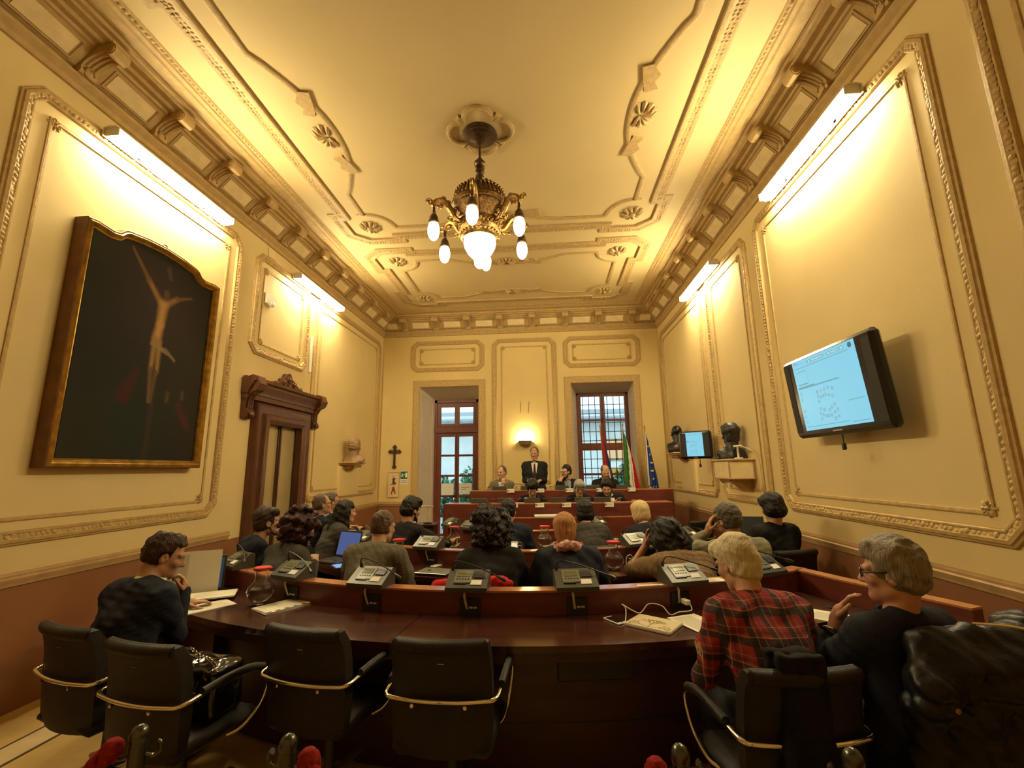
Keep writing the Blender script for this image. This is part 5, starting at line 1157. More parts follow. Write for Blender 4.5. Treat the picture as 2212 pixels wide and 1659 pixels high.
# ------------------------------------------------------------------ painting in a gilded frame
m_gold = mat('gilded_wood', (.46, .27, .055), .36, metal=.7, var=.4, vscale=14, bump=.25, bscale=60)
m_goldk = mat('shaded_frame_side', (.16, .07, .025), .5, var=.3, vscale=8)  # dark brown with the shadow on the frame's sides painted in
def painting():
    t = thing('painting', 'large dark crucifixion painting in a gilded frame with arched top', 'painting', (XL, 3.90, 2.75))
    w0, zb, zt = .765, -1.035, 1.02
    top = [(w0, zt), (w0-.08, zt+.012), (w0-.22, zt-.002), (w0-.28, zt+.012), (w0-.32, zt+.055), (w0-.36, zt+.075), (w0-.55, zt+.105), (0, zt+.118)]
    outl = [(-w0, zb), (w0, zb)]+top+[(-x, z) for x, z in top[-2::-1]]
    P = lambda u, v, h: (h, u, v)
    MB().sweep(outl, [(-.072, .08), (-.068, .100), (-.054, .095), (-.047, .118), (-.028, .136), (-.012, .118), (-.006, .126), (-.002, .120), (-.002, .08)], P).build('frame', m_gold, t, 35)
    MB().sweep(outl, [(.0, .0), (.004, .0), (.004, .118), (-.004, .124)], P).build('shaded_frame_side', m_goldk, t, 0)
    W, Hh = 1.36, 2.02
    def fn(u, v):
        x = (u-.5)*W; y = (v-.5)*Hh
        rs = np.random.RandomState(3); c = .62*np.stack([.020+.006*np.sin(x*3+y*2), .018+.004*np.sin(x*2-y*3), .013+.003*np.cos(x*4)], -1)
        c += (.012*np.exp(-((x-.12)**2+(y-.55)**2)/.18))[:, None]*np.array((1, .95, .8))
        def seg(a, b, r0, r1, col, s=.6):
            nonlocal c
            a, b = np.array(a), np.array(b); d = b-a; h = np.clip(((x-a[0])*d[0]+(y-a[1])*d[1])/(d@d), 0, 1); q = np.hypot(x-a[0]-h*d[0], y-a[1]-h*d[1]); r = r0+(r1-r0)*h
            m = np.clip((r-q)/(r*s)+.0, 0, 1)[:, None]; c = c*(1-m)+np.array(col)*m
        wood = (.030, .019, .011)
        seg((.10, .10), (.10, -.95), .035, .045, (.026, .019, .012))
        fl_ = (.40, .23, .085); f2 = (.25, .14, .052)
        seg((.05, .58), (-.10, .74), .05, .040, f2, .9); seg((-.10, .74), (-.31, .98), .040, .018, (.13, .075, .03), .9); seg((.12, .58), (.24, .68), .05, .038, f2, .9); seg((.24, .68), (.42, .76), .034, .018, (.13, .075, .03), .9)
        seg((.09, .56), (.08, .36), .080, .062, fl_, .8); seg((.08, .36), (.06, .20), .062, .072, fl_, .8); seg((.05, .20), (.04, -.10), .050, .034, f2, .8); seg((.10, .18), (.11, -.12), .045, .03, f2, .8); seg((.04, -.10), (.06, -.42), .034, .02, (.10, .06, .028)); seg((.10, -.12), (.08, -.42), .03, .02, (.08, .05, .024))
        seg((.11, .66), (.11, .70), .05, .045, (.09, .05, .024)); seg((.02, .15), (.20, .10), .03, .03, (.22, .16, .09)); seg((.18, .12), (.30, .04), .028, .02, (.16, .12, .07)); seg((.10, .95), (.13, .86), .04, .035, (.05, .04, .03))
        seg((-.20, -.40), (-.10, -.14), .11, .05, (.032, .009, .009)); seg((.42, -.42), (.55, -.60), .06, .06, (.042, .011, .010)); seg((.27, -.38), (.27, -.30), .03, .03, (.06, .04, .024)); seg((.45, -.33), (.45, -.27), .03, .03, (.06, .04, .024))
        return np.clip(c, 0, 1)
    cv = inked('canvas', W, Hh, 96, 140, fn, printmat('painted_canvas', rough=.8), t, Tr((.085, 0, 0)) @ Rz(PI/2))
    # filler behind the arched part of the sight edge
    MB().prism([(-.70, .95), (.70, .95)]+[(x*.93, z-.05) for x, z in top[3:]]+[(-x*.93, z-.05) for x, z in top[-2:2:-1]], .065, .083, P).build('canvas_top', mat('dark_canvas', (.013, .012, .009), .8, var=.1, spec=.25), t, 0)
    MB().tube([(.07, .03+.03*math.cos(a), 1.16+.025*math.sin(a)) for a in np.linspace(0, 2*PI, 12)[:-1]], .006, 5, True).build('hanging_ring', m_iron, t)
painting()
# ------------------------------------------------------------------ screens
m_tvb = mat('tv_black', (.008, .008, .009), .25, var=.05)
def screen_ink(u, v):
    c = np.tile(np.array((.24, .64, .82)), (len(u), 1)); c = c*(1-.12*np.clip((.5-v)*.0+u*.3, 0, 1))[:, None]
    def rect(a, b, p, q, col):
        m = (u > a) & (u < b) & (v > p) & (v < q); c[m] = col
    def line(a, b, y): rect(a, b, y-.006, y+.006, (.12, .36, .42))
    rect(.26, .56, .925, .965, (.22, .50, .58)); rect(.60, .72, .925, .968, (.22, .50, .58)); rect(.74, .86, .925, .968, (.22, .50, .58)); rect(.03, .22, .955, .962, (.2, .45, .5)); rect(.03, .10, .972, .98, (.1, .3, .4))
    m = (np.hypot((u-.935)*1.3, v-.945) < .035); c[m] = (.05, .16, .2)
    rs = np.random.RandomState(1)
    for a, b in ((.27, .55), (.61, .71), (.75, .85)):
        m = (u > a) & (u < b) & (v > .935) & (v < .957) & (np.sin(u*170)+np.sin(u*97+v*50) > .2); c[m] = (.62, .86, .92)
    line(.03, .9, .895); line(.05, .22, .84); line(.05, .22, .655); line(.03, .32, .618)
    for k in (.05, .225): rect(k-.003, k+.003, .655, .84, (.2, .5, .56))
    line(.03, .70, .60); rect(.70, .705, .05, .60, (.24, .6, .68)); line(.74, .97, .30); rect(.735, .741, .03, .30, (.24, .6, .68)); rect(.965, .971, .03, .30, (.24, .6, .68)); line(.74, .97, .035); line(.03, .71, .05)
    pts = [(.33, .50), (.39, .50), (.45, .51), (.51, .52), (.57, .50), (.33, .44), (.37, .42), (.41, .43), (.45, .44), (.50, .42), (.55, .40), (.33, .37), (.33, .27), (.38, .25), (.31, .21), (.35, .18), (.40, .16), (.31, .13), (.55, .29), (.50, .26), (.46, .23), (.58, .22), (.53, .19), (.48, .16), (.44, .16), (.57, .13), (.52, .11), (.05, .53), (.05, .45), (.05, .28), (.05, .20), (.05, .12)]
    for i, (a, b) in enumerate(pts):
        q = np.hypot((u-a)*1.3, v-b); m = (q < .021) & (q > .011); c[m] = (.55, .30, .36) if i == 1 else (.16, .36, .42)
    return c
def tv(loc, rz, tilt, W, Hh, sw, sh, label, es, arm):
    t = thing('wall_screen', label, 'screen', loc, rz)          # local: screen faces -Y
    X = Rx(tilt)
    b = MB(); r = .06; b.box((0, .045, 0), (W, .09, Hh), b=.030); b.box((0, .10, 0), (W*.7, .06, Hh*.7), b=.02); b = b.build('casing', m_tvb, t, 30); b.matrix_local = X
    s = inked('display', sw, sh, 170, 128, screen_ink, printmat('screen_print', es, .35), t); s.matrix_local = X @ Tr((-.0, -.002, .02*Hh))
    q = MB().box((0, -.001, -Hh*.45), (W*.10, .004, Hh*.016)); q = q.build('badge', mat('badge_grey', (.35, .36, .38), .3, metal=.5), t, 0); q.matrix_local = X
    for k in (-1, 1):
        g = MB(); 
        g.box((k*(W/2-.075), -.0015, 0), (.09, .003, Hh*.86)); g = g.build('side_grille', mat('tv_grille', (.012, .012, .014), .6), t, 0); g.matrix_local = X
    a = MB(); a.box((0, .16, 0), (.10, .14, .05), b=.005); a.box((0, arm-.012, 0), (.22, .02, .26), b=.005); a.box((0, (.13+arm)/2, 0), (.06, arm-.13, .06), b=.005); a.build('wall_mount', m_black, t)
    c = MB(); c.tube([(.05, .03, -Hh/2), (.05, .03, -Hh/2-.08)], .006, 6); c.lathe([(.012, 0), (.018, .01), (.016, .05), (.008, .055)], 8, (.05, .03, -Hh/2-.13)); c.build('cable_end', m_black, t)
    return t
tv((XR-.235, 4.00, 2.275), -PI/2, D_(5), 1.26, .755, .89, .655, 'large black flat screen on right wall showing a cyan seating chart', 1.0, .235)
tv((2.335, 7.30, 1.985), D_(-36), D_(2), .50, .435, .36, .37, 'small black flat screen between the two bronze busts on right wall', 1.0, .22)
# ------------------------------------------------------------------ busts on brackets
m_terra = mat('terracotta_bust', (.27, .165, .075), .55, var=.2, vscale=12, bump=.1); m_brz = mat('bronze_bust', (.022, .017, .013), .35, metal=.55, var=.4, vscale=10, bump=.1); m_brz2 = mat('dark_stone_bust', (.024, .022, .019), .45, metal=.3, var=.4, vscale=14, bump=.3)
def bust(name, label, loc, rz, m, s, hr, low=-.30, wid=.17, bd=False):
    t = thing(name, label, 'bust', loc, rz); S = SDF(); C = np.array((0, 0, .0)); Rm = headmat(0, 0, 0)
    head_prims(S, C, Rm, s); S.cap((0, -.03*s, -.06*s), (0, -.04*s, -.17*s), .062*s, .066*s, .03)
    S.ell((0, -.035*s, -.26*s), (wid*s, .095*s, .11*s), None, .04); 
    for k in (-1, 1): S.cap((k*.02*s, .01*s, -.17*s), (k*.12*s, .0, -.20*s), .05*s, .05*s, .04)
    if bd: S.cap((0, .075*s, -.10*s), (0, .07*s, -.15*s), .03*s, .018*s, .02); S.cap((-.03*s, .092*s, -.052*s), (.03*s, .092*s, -.052*s), .010*s, None, .01)
    S.box((0, 0, (low-.2)*s), np.array((.4, .4, .2))*s, .0, None, .01, -1)
    S.mesh('bust_body', m, .007, t, labels=False)
    if hr: 
        h = hair('hair', hr, C, Rm, m, t, .006, s, 31); 
    b = MB(); b.box((0, -.03*s, (low+.01)*s-.012), (.2*s, .17*s, .035), b=.005); b.build('plinth', m, t)
    return t
bust('portrait_bust', 'terracotta bearded bust on a carved bracket shelf, left wall', (XL+.20, 8.44, 2.12), D_(-6), m_terra, 1.25, 'short', -.235, .16, True)
bust('portrait_bust', 'black curly-haired bust standing on the cream box shelf', (2.515, 6.36, 2.065), D_(4), m_brz2, 1.22, 'crop', -.26, .15)
bust('portrait_bust', 'bald bronze bust half hidden behind the small screen', (2.47, 8.72, 2.27), D_(8), m_brz, 1.2, None, -.30, .17)
def shelf(name, label, wall, y, z, L, d, drop):
    s = 1 if wall == 'l' else -1; t = thing(name, label, 'shelf', (XL if s > 0 else XR, y, z))
    b = MB(); b.box((s*d/2, 0, -.014), (d, L, .028), b=.006); b.box((s*(d-.03)/2, 0, -.04), (d-.04, L-.05, .03), b=.006); b.build('shelf_board', m_rail, t)
    c = MB(); pr = [(0, -.05), (d*.8, -.05), (d*.86, -.075), (d*.74, -.10), (d*.55, -.09), (d*.42, -.13), (d*.22, -drop*.75), (d*.10, -drop), (0, -drop*1.02)]
    c.prism(pr, -L*.26, L*.26, lambda u, v, h: (s*u, h, v)); 
    for k in (-1, 1): c.lathe([(0, 0), (.03, 0), (.026, .015), (0, .02)], 10, (s*d*.78, k*L*.26, -.08), Rx(-k*PI/2))
    for k in (-.12, 0, .12): c.tube([(s*d*.74, k*L, -.10), (s*d*.5, k*L, -.11), (s*d*.3, k*L, -.16), (s*d*.12, k*L, -drop*.9)], .014, 6)
    c.build('carved_bracket', m_rail, t, 35); return t
shelf('wall_shelf', 'carved stucco bracket shelf under the terracotta bust', 'l', 8.45, 1.83, .46, .34, .17)
shelf('wall_shelf', 'carved stucco bracket shelf under the bald bronze bust', 'r', 8.70, 1.915, .46, .36, .17)
bs = thing('wall_shelf', 'cream box shelf on a carved bracket under the curly bust', 'shelf', (XR, 6.355, 1.74))
MB().box((-.16, 0, -.135), (.32, .57, .22), b=.003).build('box', m_coff, bs)
MB().box((-.17, 0, -.012), (.35, .61, .026), b=.006).box((-.168, 0, -.252), (.345, .60, .02), b=.005).build('board', m_rail, bs)
MB().box((-.322, -.275, -.135), (.014, .03, .22)).box((-.322, .275, -.135), (.014, .03, .22)).box((-.015, -.286, -.135), (.03, .012, .22)).build('corner_strip', m_rail, bs, 0)
c = MB(); c.prism([(0, -.262), (.30, -.262), (.29, -.29), (.22, -.31), (.16, -.30), (.09, -.36), (.03, -.41), (0, -.42)], -.17, .17, lambda u, v, h: (-u, h, v))
for k in (-1, 1): c.lathe([(0, 0), (.03, 0), (.024, .02), (0, .02)], 10, (-.25, k*.17, -.29), Rx(-k*PI/2))
c.build('carved_bracket', m_rail, bs, 35)
rt = thing('antenna', 'white T-shaped antenna with cable beside the curly bust', 'antenna', (2.50, 6.12, 1.74)); m_wp = mat('white_plastic', (.72, .70, .62), .4)
MB().box((0, 0, .008), (.09, .07, .016), b=.004).build('foot', m_wp, rt); MB().box((0, 0, .085), (.022, .022, .15), b=.004).build('stem', m_wp, rt); MB().box((0, 0, .165), (.05, .17, .022), b=.006).build('cross_bar', m_wp, rt)
MB().tube(spline([(0, -.02, .15), (.03, -.10, .15), (.10, -.16, .10), (.165, -.18, .0), (.168, -.20, -.25), (.165, -.22, -.6), (.160, -.30, -.80)], 6), .005, 5).build('cable', m_cable, rt)
tag(MB().box((0, 0, 0), (.10, .06, .02), b=.004).build('black_box', m_black), 'flat black device lying beside the curly bust', 'device').location = (2.42, 6.55, 1.752)
cc = MB().tube(spline([(2.655, 6.05, 1.17), (2.60, 5.6, 1.12), (2.50, 5.25, 1.08), (2.36, 5.1, 1.02), (2.30, 5.06, .96)], 6), .006, 5).build('cable', m_cable); tag(cc, 'white cable hanging from right wall to the laptop of the dark bob', 'cable')
# ------------------------------------------------------------------ small things on the walls
sr = thing('alarm_siren', 'small white alarm siren high on left wall above the carved doorway', 'alarm', (XL, 5.74, 4.05))
MB().prism([(-.10, -.07), (-.02, -.11), (.10, -.06), (.10, .07), (-.10, .08)], .0, .05, lambda u, v, h: (h, u, v)).build('housing', m_wp, sr, 0); MB().ell((.055, .02, -.06), (.03, .045, .04)).build('lens', m_wp, sr)
tag(MB().box((XL+.008, 5.72, 4.74), (.012, .17, .13), b=.004).build('cover_plate', m_coff), 'pale square cover plate high on left wall under the cornice', 'cover plate')
tag(MB().box((XL+.022, 6.935, 3.56), (.04, .045, .60), b=.005).build('cable_duct', m_wp), 'white vertical cable duct beside the carved doorway', 'duct')
def cover(pl, u, label):
    mb = MB(); mb.prism(rectp(u-.42, 1.205, u+.42, 1.755), 0, .055, pl); mb.prism(rectp(u-.385, 1.24, u+.385, 1.72), .055, .062, pl); return tag(mb.build('panel_cover', m_wall, None, 0), label, 'panel')
cover(plL, 8.60, 'cream boxed panel below the terracotta bust'); cover(plR, -8.72, 'cream boxed panel below the bald bronze bust')
m_wood = mat('crucifix_wood', (.055, .024, .012), .4, var=.3)
cx = thing('crucifix', 'dark wooden crucifix with trefoil ends on far wall, left', 'crucifix', (-3.49, YB, 1.96))
q = MB(); P = lambda u, v, h: (u, -h, v)
q.prism([(-.022, -.20), (.022, -.20), (.022, .22), (-.022, .22)], .008, .035, P); q.prism([(-.09, .105), (.09, .105), (.09, .15), (-.09, .15)], .008, .034, P)
for u, v in ((0, .235), (-.105, .128), (.105, .128), (0, -.215)):
    for du, dv in ((0, .022), (.024, -.006), (-.024, -.006), (0, -.024)): q.lathe([(0, .006), (.026, .006), (.024, .034), (0, .036)], 10, (u+du, 0, v+dv), Rx(PI/2))
for k in range(4): a = PI/4+k*PI/2; q.prism([(.02*math.cos(a)-.008*math.sin(a), .128+.02*math.sin(a)+.008*math.cos(a)), (.02*math.cos(a)+.008*math.sin(a), .128+.02*math.sin(a)-.008*math.cos(a)), (.085*math.cos(a), .128+.085*math.sin(a))], .006, .028, P)
q.build('cross', m_wood, cx, 30)
q = MB(); q.tube([(0, -.04, .135), (0, -.045, .05), (0, -.043, -.06), (.004, -.04, -.15)], [.014, .016, .012, .007], 8); q.ell((0, -.045, .155), .014, 8, 6); q.tube([(-.085, -.036, .142), (0, -.042, .120), (.085, -.036, .142)], .006, 6); q.build('figure', mat('crucifix_metal', (.10, .05, .03), .35, metal=.6), cx)
po = thing('drawing', 'framed coloured drawing of a costumed figure under the crucifix', 'picture', (-3.495, YB-.012, 1.34))
def fig(u, v):
    c = np.tile(np.array((.64, .50, .26)), (len(u), 1)); x = (u-.5)*.27; y = (v-.5)*.56
    def el(cx_, cy_, rx, ry, col): c[((x-cx_)/rx)**2+((y-cy_)/ry)**2 < 1] = col
    def tri(x0, x1, y0, x2, x3, y1, col): t = (y-y0)/(y1-y0); c[(t > 0) & (t < 1) & (x > x0+(x2-x0)*t) & (x < x1+(x3-x1)*t)] = col
    tri(-.022, .022, .155, -.05, .045, .21, (.50, .36, .40)); el(0, .115, .028, .038, (.02, .02, .025)); el(.04, .14, .022, .010, (.02, .02, .025)); tri(-.025, .03, .0, -.035, .04, .075, (.03, .09, .06)); el(-.055, .01, .035, .008, (.02, .02, .02)); el(.045, .03, .018, .028, (.25, .03, .04)); el(0, -.02, .03, .022, (.5, .42, .28))
    tri(-.045, .05, -.16, -.022, .025, -.05, (.26, .035, .04)); el(-.035, -.19, .013, .032, (.10, .02, .02)); el(.045, -.185, .013, .036, (.10, .02, .02)); return c
inked('sheet', .26, .55, 60, 110, fig, printmat('ink_drawing'), po)
MB().sweep(rectp(-.13, -.275, .13, .275), [(-.004, 0), (-.004, .01), (.004, .01), (.004, 0)], lambda u, v, h: (u, -h, v)).build('thin_frame', mat('pale_frame', (.45, .36, .2), .5), po, 0)
sg = thing('exit_sign', 'green and white emergency exit sign beside the drawing', 'sign', (-3.255, YB-.004, 1.495))
MB().box((0, 0, 0), (.19, .006, .30), b=.002).build('board', mat('sign_white', (.72, .70, .60), .5), sg); MB().box((0, -.004, .055), (.165, .003, .165)).build('green_field', mat('sign_green', (.012, .10, .05), .4), sg, 0)
q = MB(); q.prism([(.03, .0), (.075, .0), (.075, .11), (.03, .11)], .006, .008, P); q.ell((-.045, -.007, .088), (.010, .002, .010), 8, 5); q.prism([(-.06, .04), (-.035, .03), (-.03, .075), (-.055, .075)], .006, .008, P); q.prism([(-.035, .04), (-.02, .005), (-.01, .01), (-.025, .05)], .006, .008, P); q.prism([(-.06, .04), (-.078, .01), (-.07, .005), (-.05, .035)], .006, .008, P); q.prism([(-.03, .07), (-.008, .05), (-.005, .057), (-.03, .08)], .006, .008, P); q.prism([(-.005, .06), (.018, .06), (.018, .05), (.028, .066), (.018, .082), (.018, .072), (-.005, .072)], .006, .008, P); q.build('pictogram', mat('sign_pict', (.75, .75, .66), .5), sg, 0)
q = MB(); text_mesh('USCITA DI', .030, Tr((0, -.005, -.065)) @ Rx(PI/2), 0, q); text_mesh('EMERGENZA', .030, Tr((0, -.005, -.105)) @ Rx(PI/2), 0, q); q.build('lettering', mat('sign_ink', (.03, .09, .05), .5), sg, 0)
# ------------------------------------------------------------------ flags on poles
m_pole = mat('varnished_pole', (.35, .20, .08), .35, var=.2); m_gold2 = mat('gold_fringe', (.62, .42, .13), .5, var=.2)
def flag(loc, label, colours, ht, lean, wave, seed, fringe=False, white=False):
    t = thing('flag', label, 'flag', loc, 0, None)
    MB().lathe([(.12, 0), (.12, .02), (.03, .05), (.02, .06)], 14).build('stand', m_iron, t)
    tip = np.array((lean[0], lean[1], ht)); MB().tube([(0, 0, .03), tip], .013, 8).lathe([(0, 0), (.018, .01), (.022, .03), (.004, .07), (0, .075)], 8, tuple(tip)).build('pole', m_pole, t)
    nu, nv = 26, 22; V = []; Fc = []; mi = []
    W = wave[0]
    for j in range(nv+1):
        v = j/nv
        for i in range(nu+1):
            u = i/nu; z = ht-.06-v*1.12-.42*u*(1-.25*v)*(1 if ht else 1); base = np.array((lean[0]*(z/ht), lean[1]*(z/ht)))
            spread = W*(.35+.65*v**.8)*u; fold = .045*math.sin(u*11+seed+v*2)*(.3+.7*v); V.append((base[0]+spread*wave[1]+fold*.25, base[1]-.02-abs(fold)*1.2-.03*u, z))
    for j in range(nv):
        for i in range(nu):
            a = j*(nu+1)+i; Fc.append((a, a+1, a+nu+2, a+nu+1)); mi.append(colours((i+.5)/nu, (j+.5)/nv))
    mb = MB(); mb.add(V, Fc); mb.mi = mi; cl_ = mb.build('cloth', [m_navyf, m_redf, m_whitef, m_greenf, m_eublue, m_goldf], t, 60)
    sm = cl_.modifiers.new('thick', 'SOLIDIFY'); sm.thickness = .004
    if fringe:
        e = [V[j*(nu+1)+nu] for j in range(nv+1)]+[V[nv*(nu+1)+i] for i in range(nu, -1, -1)]; MB().tube(e, .012, 5).build('fringe', m_gold2, t)
        s = MB()
        for k in range(9):
            j, i = (4+2*k) % nv, 8+((k*5) % 12); p = V[j*(nu+1)+i]; s.prism([(.028*(1 if q % 2 == 0 else .42)*math.sin(q*PI/5), .028*(1 if q % 2 == 0 else .42)*math.cos(q*PI/5)) for q in range(10)], 0, .004, lambda u, v, h: (p[0]+u, p[1]-.014-h, p[2]+v))
        s.build('stars', m_goldf, t, 0)
m_navyf = cloth('flag_navy', (.03, .035, .14), .2, 30); m_redf = cloth('flag_red', (.45, .025, .03), .2, 30); m_whitef = cloth('flag_white', (.70, .68, .60), .1, 30); m_greenf = cloth('flag_green', (.045, .16, .05), .2, 30); m_eublue = cloth('flag_blue', (.02, .05, .24), .2, 30); m_goldf = cloth('flag_gold', (.75, .55, .08), .1, 30)
flag((1.27, 9.72, .0), 'flag with red, white and navy folds left of other flags, before window', lambda u, v: 1 if u < .45 else (2 if (u < .62 and v > .55) else 0), 2.50, (-.10, 0), (.28, .8), 1)
flag((1.62, 9.76, .0), 'green, white and red flag in front of the barred window', lambda u, v: 3 if u+.25*v < .50 else (2 if u+.25*v < .86 else 1), 2.52, (.03, 0), (.42, .75), 2)
flag((2.10, 9.80, .0), 'blue flag with gold stars and fringe near right wall', lambda u, v: 2 if u < .16 else 4, 2.47, (.02, 0), (.42, .55), 3, True)
# ------------------------------------------------------------------ things on the desks
m_clear = mat('carafe_glass', (.96, .97, .95), .03, trans=1.0, ior=1.30); m_redl = mat('red_lid', (.55, .03, .02), .4); m_water = mat('water', (.95, .97, .95), .02, trans=1.0, ior=1.22)
def make_carafe():
    t = thing('water_carafe', 'x', 'carafe')
    o = [(.045, 0), (.050, .004), (.046, .014), (.062, .030), (.085, .060), (.092, .090), (.084, .120), (.060, .146), (.046, .160), (.042, .185), (.046, .225), (.054, .235)]
    i = [(r-.0035, z+(.004 if z < .01 else 0)) for r, z in o[::-1]][:-1]+[(0, .012)]
    MB().lathe(o+i, 28).build('glass', m_clear, t, 60)
    MB().lathe([(0, .014), (.054, .030), (.080, .060), (.0868, .088), (.081, .112), (0, .112)], 24).build('water', m_water, t, 40)
    MB().lathe([(0, .232), (.056, .232), (.058, .240), (.056, .250), (.02, .254), (0, .254)], 20).box((.05, 0, .244), (.04, .03, .012), b=.003).build('lid', m_redl, t, 40); return t
CAR = make_carafe(); CAR['group'] = 'red-lidded water carafes'
CAR.location = (-2.04, 3.24, .74); CAR['label'] = 'large glass carafe with red lid beside the left papers'
for x, y, l in ((.585, 4.35, 'glass carafe with red lid left of the woman in dotted top'), (-1.12, 5.50, 'glass carafe with red lid on inner desk beside the bearded man'), (-.045, 5.50, 'glass carafe with red lid between navy suit and ginger hair'), (-1.47, 4.52, 'glass carafe with red lid half hidden by the tweed blazer')): dup(CAR, (x, y, .74), .4, l)
def bookprint(lines, tabs=False, seed=0):
    def f(u, v):
        c = np.tile(np.array((.72, .68, .55)), (len(u), 1)); rs = np.random.RandomState(seed); k = (v*lines).astype(int); ln = .5+.4*np.abs(np.sin(k*1.7+seed))
        m = ((v*lines) % 1 < .45) & (u > .1) & (u < .1+.8*ln) & (v > .08) & (v < .92); c[m] = c[m]*.72
        if tabs: m = (u > .9) & ((v*5) % 1 < .5); c[m] = (.10, .09, .08)
        return c
    return f
m_ink = printmat('paper_print', rough=.8)
def sheaf(loc, rz, W, Hh, th, label, lines=26, n=3, tabs=False, seed=0):
    t = thing('paper_stack', label, 'papers', loc, rz); rs = np.random.RandomState(seed)
    mb = MB()
    for k in range(n): mb.box((rs.uniform(-.006, .006), rs.uniform(-.006, .006), th*(k+.5)/n), (W, Hh, th/n*.9), Rz(rs.uniform(-.03, .03)))
    mb.build('sheets', m_paper, t, 0); inked('top_sheet', W*.99, Hh*.99, 40, 56, bookprint(lines, tabs, seed), m_ink, t, Tr((0, 0, th+.0012)) @ Rx(-PI/2)); return t
sheaf((-1.84, 3.18, .74), -.55, .21, .30, .014, 'thick white bound papers with black tabs beside the large carafe', 24, 4, True, 1)
sheaf((-2.37, 3.17, .74), -.62, .21, .30, .006, 'white printed sheets in front of the man in dark jacket', 30, 2, False, 2)
sheaf((-2.49, 3.37, .752+.01), .5, .30, .21, .008, 'white sheets lying on the laptop keyboard, left end', 22, 2, False, 3)
sheaf((.86, 2.93, .74), .42, .21, .29, .004, 'white sheet beside the person in red tartan, left side', 0.001, 1, False, 4)
sheaf((1.72, 3.05, .74), .9, .21, .28, .004, 'white sheet between the tartan shirt and grey-haired man', 0.001, 1, False, 5)
sheaf((.02, 6.93, .95), .12, .42, .24, .022, 'pile of white papers on the clerk table below the dais', 10, 4, False, 6)
sheaf((-.12, 4.26, .74), .2, .10, .07, .003, 'small white card between the curly and the ginger head', 5, 1, False, 7)
sheaf((1.10, 3.33, .887), .25, .17, .10, .004, 'white slip lying on the near ledge behind blonde hair', 6, 1, False, 8)
sheaf((.66, 3.19, .887), .18, .17, .035, .004, 'narrow white strip on the near ledge beside a microphone', 3, 1, False, 9)
def laptop(loc, rz, ang, label, lidm, scr=None, W=.34, dp=.23, closed=False):
    t = thing('laptop', label, 'laptop', loc, rz)
    b = MB().box((0, 0, .009), (W, dp, .016), b=.004).build('base', lidm, t); MB().box((0, .02, .0175), (W*.88, dp*.5, .002)).build('keyboard', m_black, b, 0); MB().box((0, -.07, .0175), (W*.3, dp*.25, .002)).build('touchpad', m_unit, b, 0)
    M_ = Tr((0, dp/2, .017)) @ Rx(ang)
    l = MB().box((0, dp*.5 if True else 0, .004), (W, dp, .008), b=.003)
    l = l.build('lid', lidm, t); l.matrix_local = Tr((0, dp/2, .018)) @ Rx(PI-ang)
    l.matrix_local = Tr((0, dp/2, .018)) @ Rx(ang)
    if scr is not None: MB().box((0, dp*.5, .0085), (W*.92, dp*.86, .001)).build('screen', scr, l, 0)
    return t
m_lapk = mat('laptop_black', (.02, .02, .022), .35); m_silv = mat('laptop_silver', (.36, .34, .28), .3, metal=.6, var=.05); m_scrb = emat('screen_blue', (.10, .14, .33), .75); m_scrd = emat('screen_navy', (.08, .12, .20), .35); m_scrw = emat('screen_bright', (.30, .50, 1.0), .9)
# 'ang' opens the lid from the flat position about the hinge at the back of the base
laptop((-2.66, 3.34, .74), .48, D_(72), 'open black laptop with papers leaning on its screen, left end', m_lapk, m_scrd, .40, .26)
s = inked('leaning_sheet', .43, .31, 40, 40, bookprint(.001), m_ink); tag(s, 'large white sheet standing against the open laptop, left end', 'paper')
s.matrix_world = Tr((-2.66, 3.34, .74)) @ Rz(.48) @ Tr((-.045, .135, .165)) @ Rx(-.22)
laptop((-2.20, 4.74, .74), -.42, D_(76), 'open dark laptop with a blue screen between two curly heads', m_lapk, m_scrb, .33, .27)
t = thing('laptop', 'closed silver laptop beside the man in tweed blazer', 'laptop', (-1.02, 4.20, .74), -.25); MB().box((0, 0, .010), (.30, .21, .012), b=.003).build('base', m_lapk, t); MB().box((0, 0, .020), (.305, .215, .009), b=.003).build('lid', m_silv, t); MB().lathe([(0, 0), (.018, 0), (.018, .0012), (0, .0012)], 14, (-.06, 0, .0246)).build('emblem', m_chrome, t)
laptop((2.12, 5.10, .86), -.25, D_(70), 'open laptop with small blue icons before the dark bob, right wall', m_lapk, None, .34, .24)
ic = thing('side_table', 'small dark table under the laptop by the right wall', 'table', (2.12, 5.15, 0)); MB().box((0, 0, .845), (.62, .42, .03), b=.004).build('table_top', m_top, ic)
for a in (-1, 1):
    for b_ in (-1, 1): MB().box((a*.27, b_*.17, .415), (.04, .04, .83)).build('leg', m_body, ic)
def tablet(loc, rz, W, Hh, label, body, face, cat='phone'):
    t = thing('phone' if cat == 'phone' else 'tablet', label, cat, loc, rz); MB().box((0, 0, .005), (W, Hh, .009), b=.003).build('case', body, t); MB().box((0, 0, .0102), (W*.86, Hh*.76, .001)).build('screen', face, t, 0); MB().lathe([(0, 0), (W*.08, 0), (W*.08, .0008), (0, .0008)], 10, (0, -Hh*.44, .0098)).build('button', m_unit, t); return t
m_scrk = mat('screen_black', (.012, .012, .014), .08)
tablet((.385, 2.96, .74), .62, .07, .138, 'white phone with dark screen plugged into a white cable', m_wp, m_scrk)
tablet((-2.03, 4.47, .742), -.9, .20, .14, 'tablet with bright blue lit screen on the middle desk', m_lapk, m_scrw, 'tablet')
tablet((-1.08, 4.52, .74), -.5, .07, .14, 'white phone lying beside a middle-row microphone unit', m_wp, m_wp)
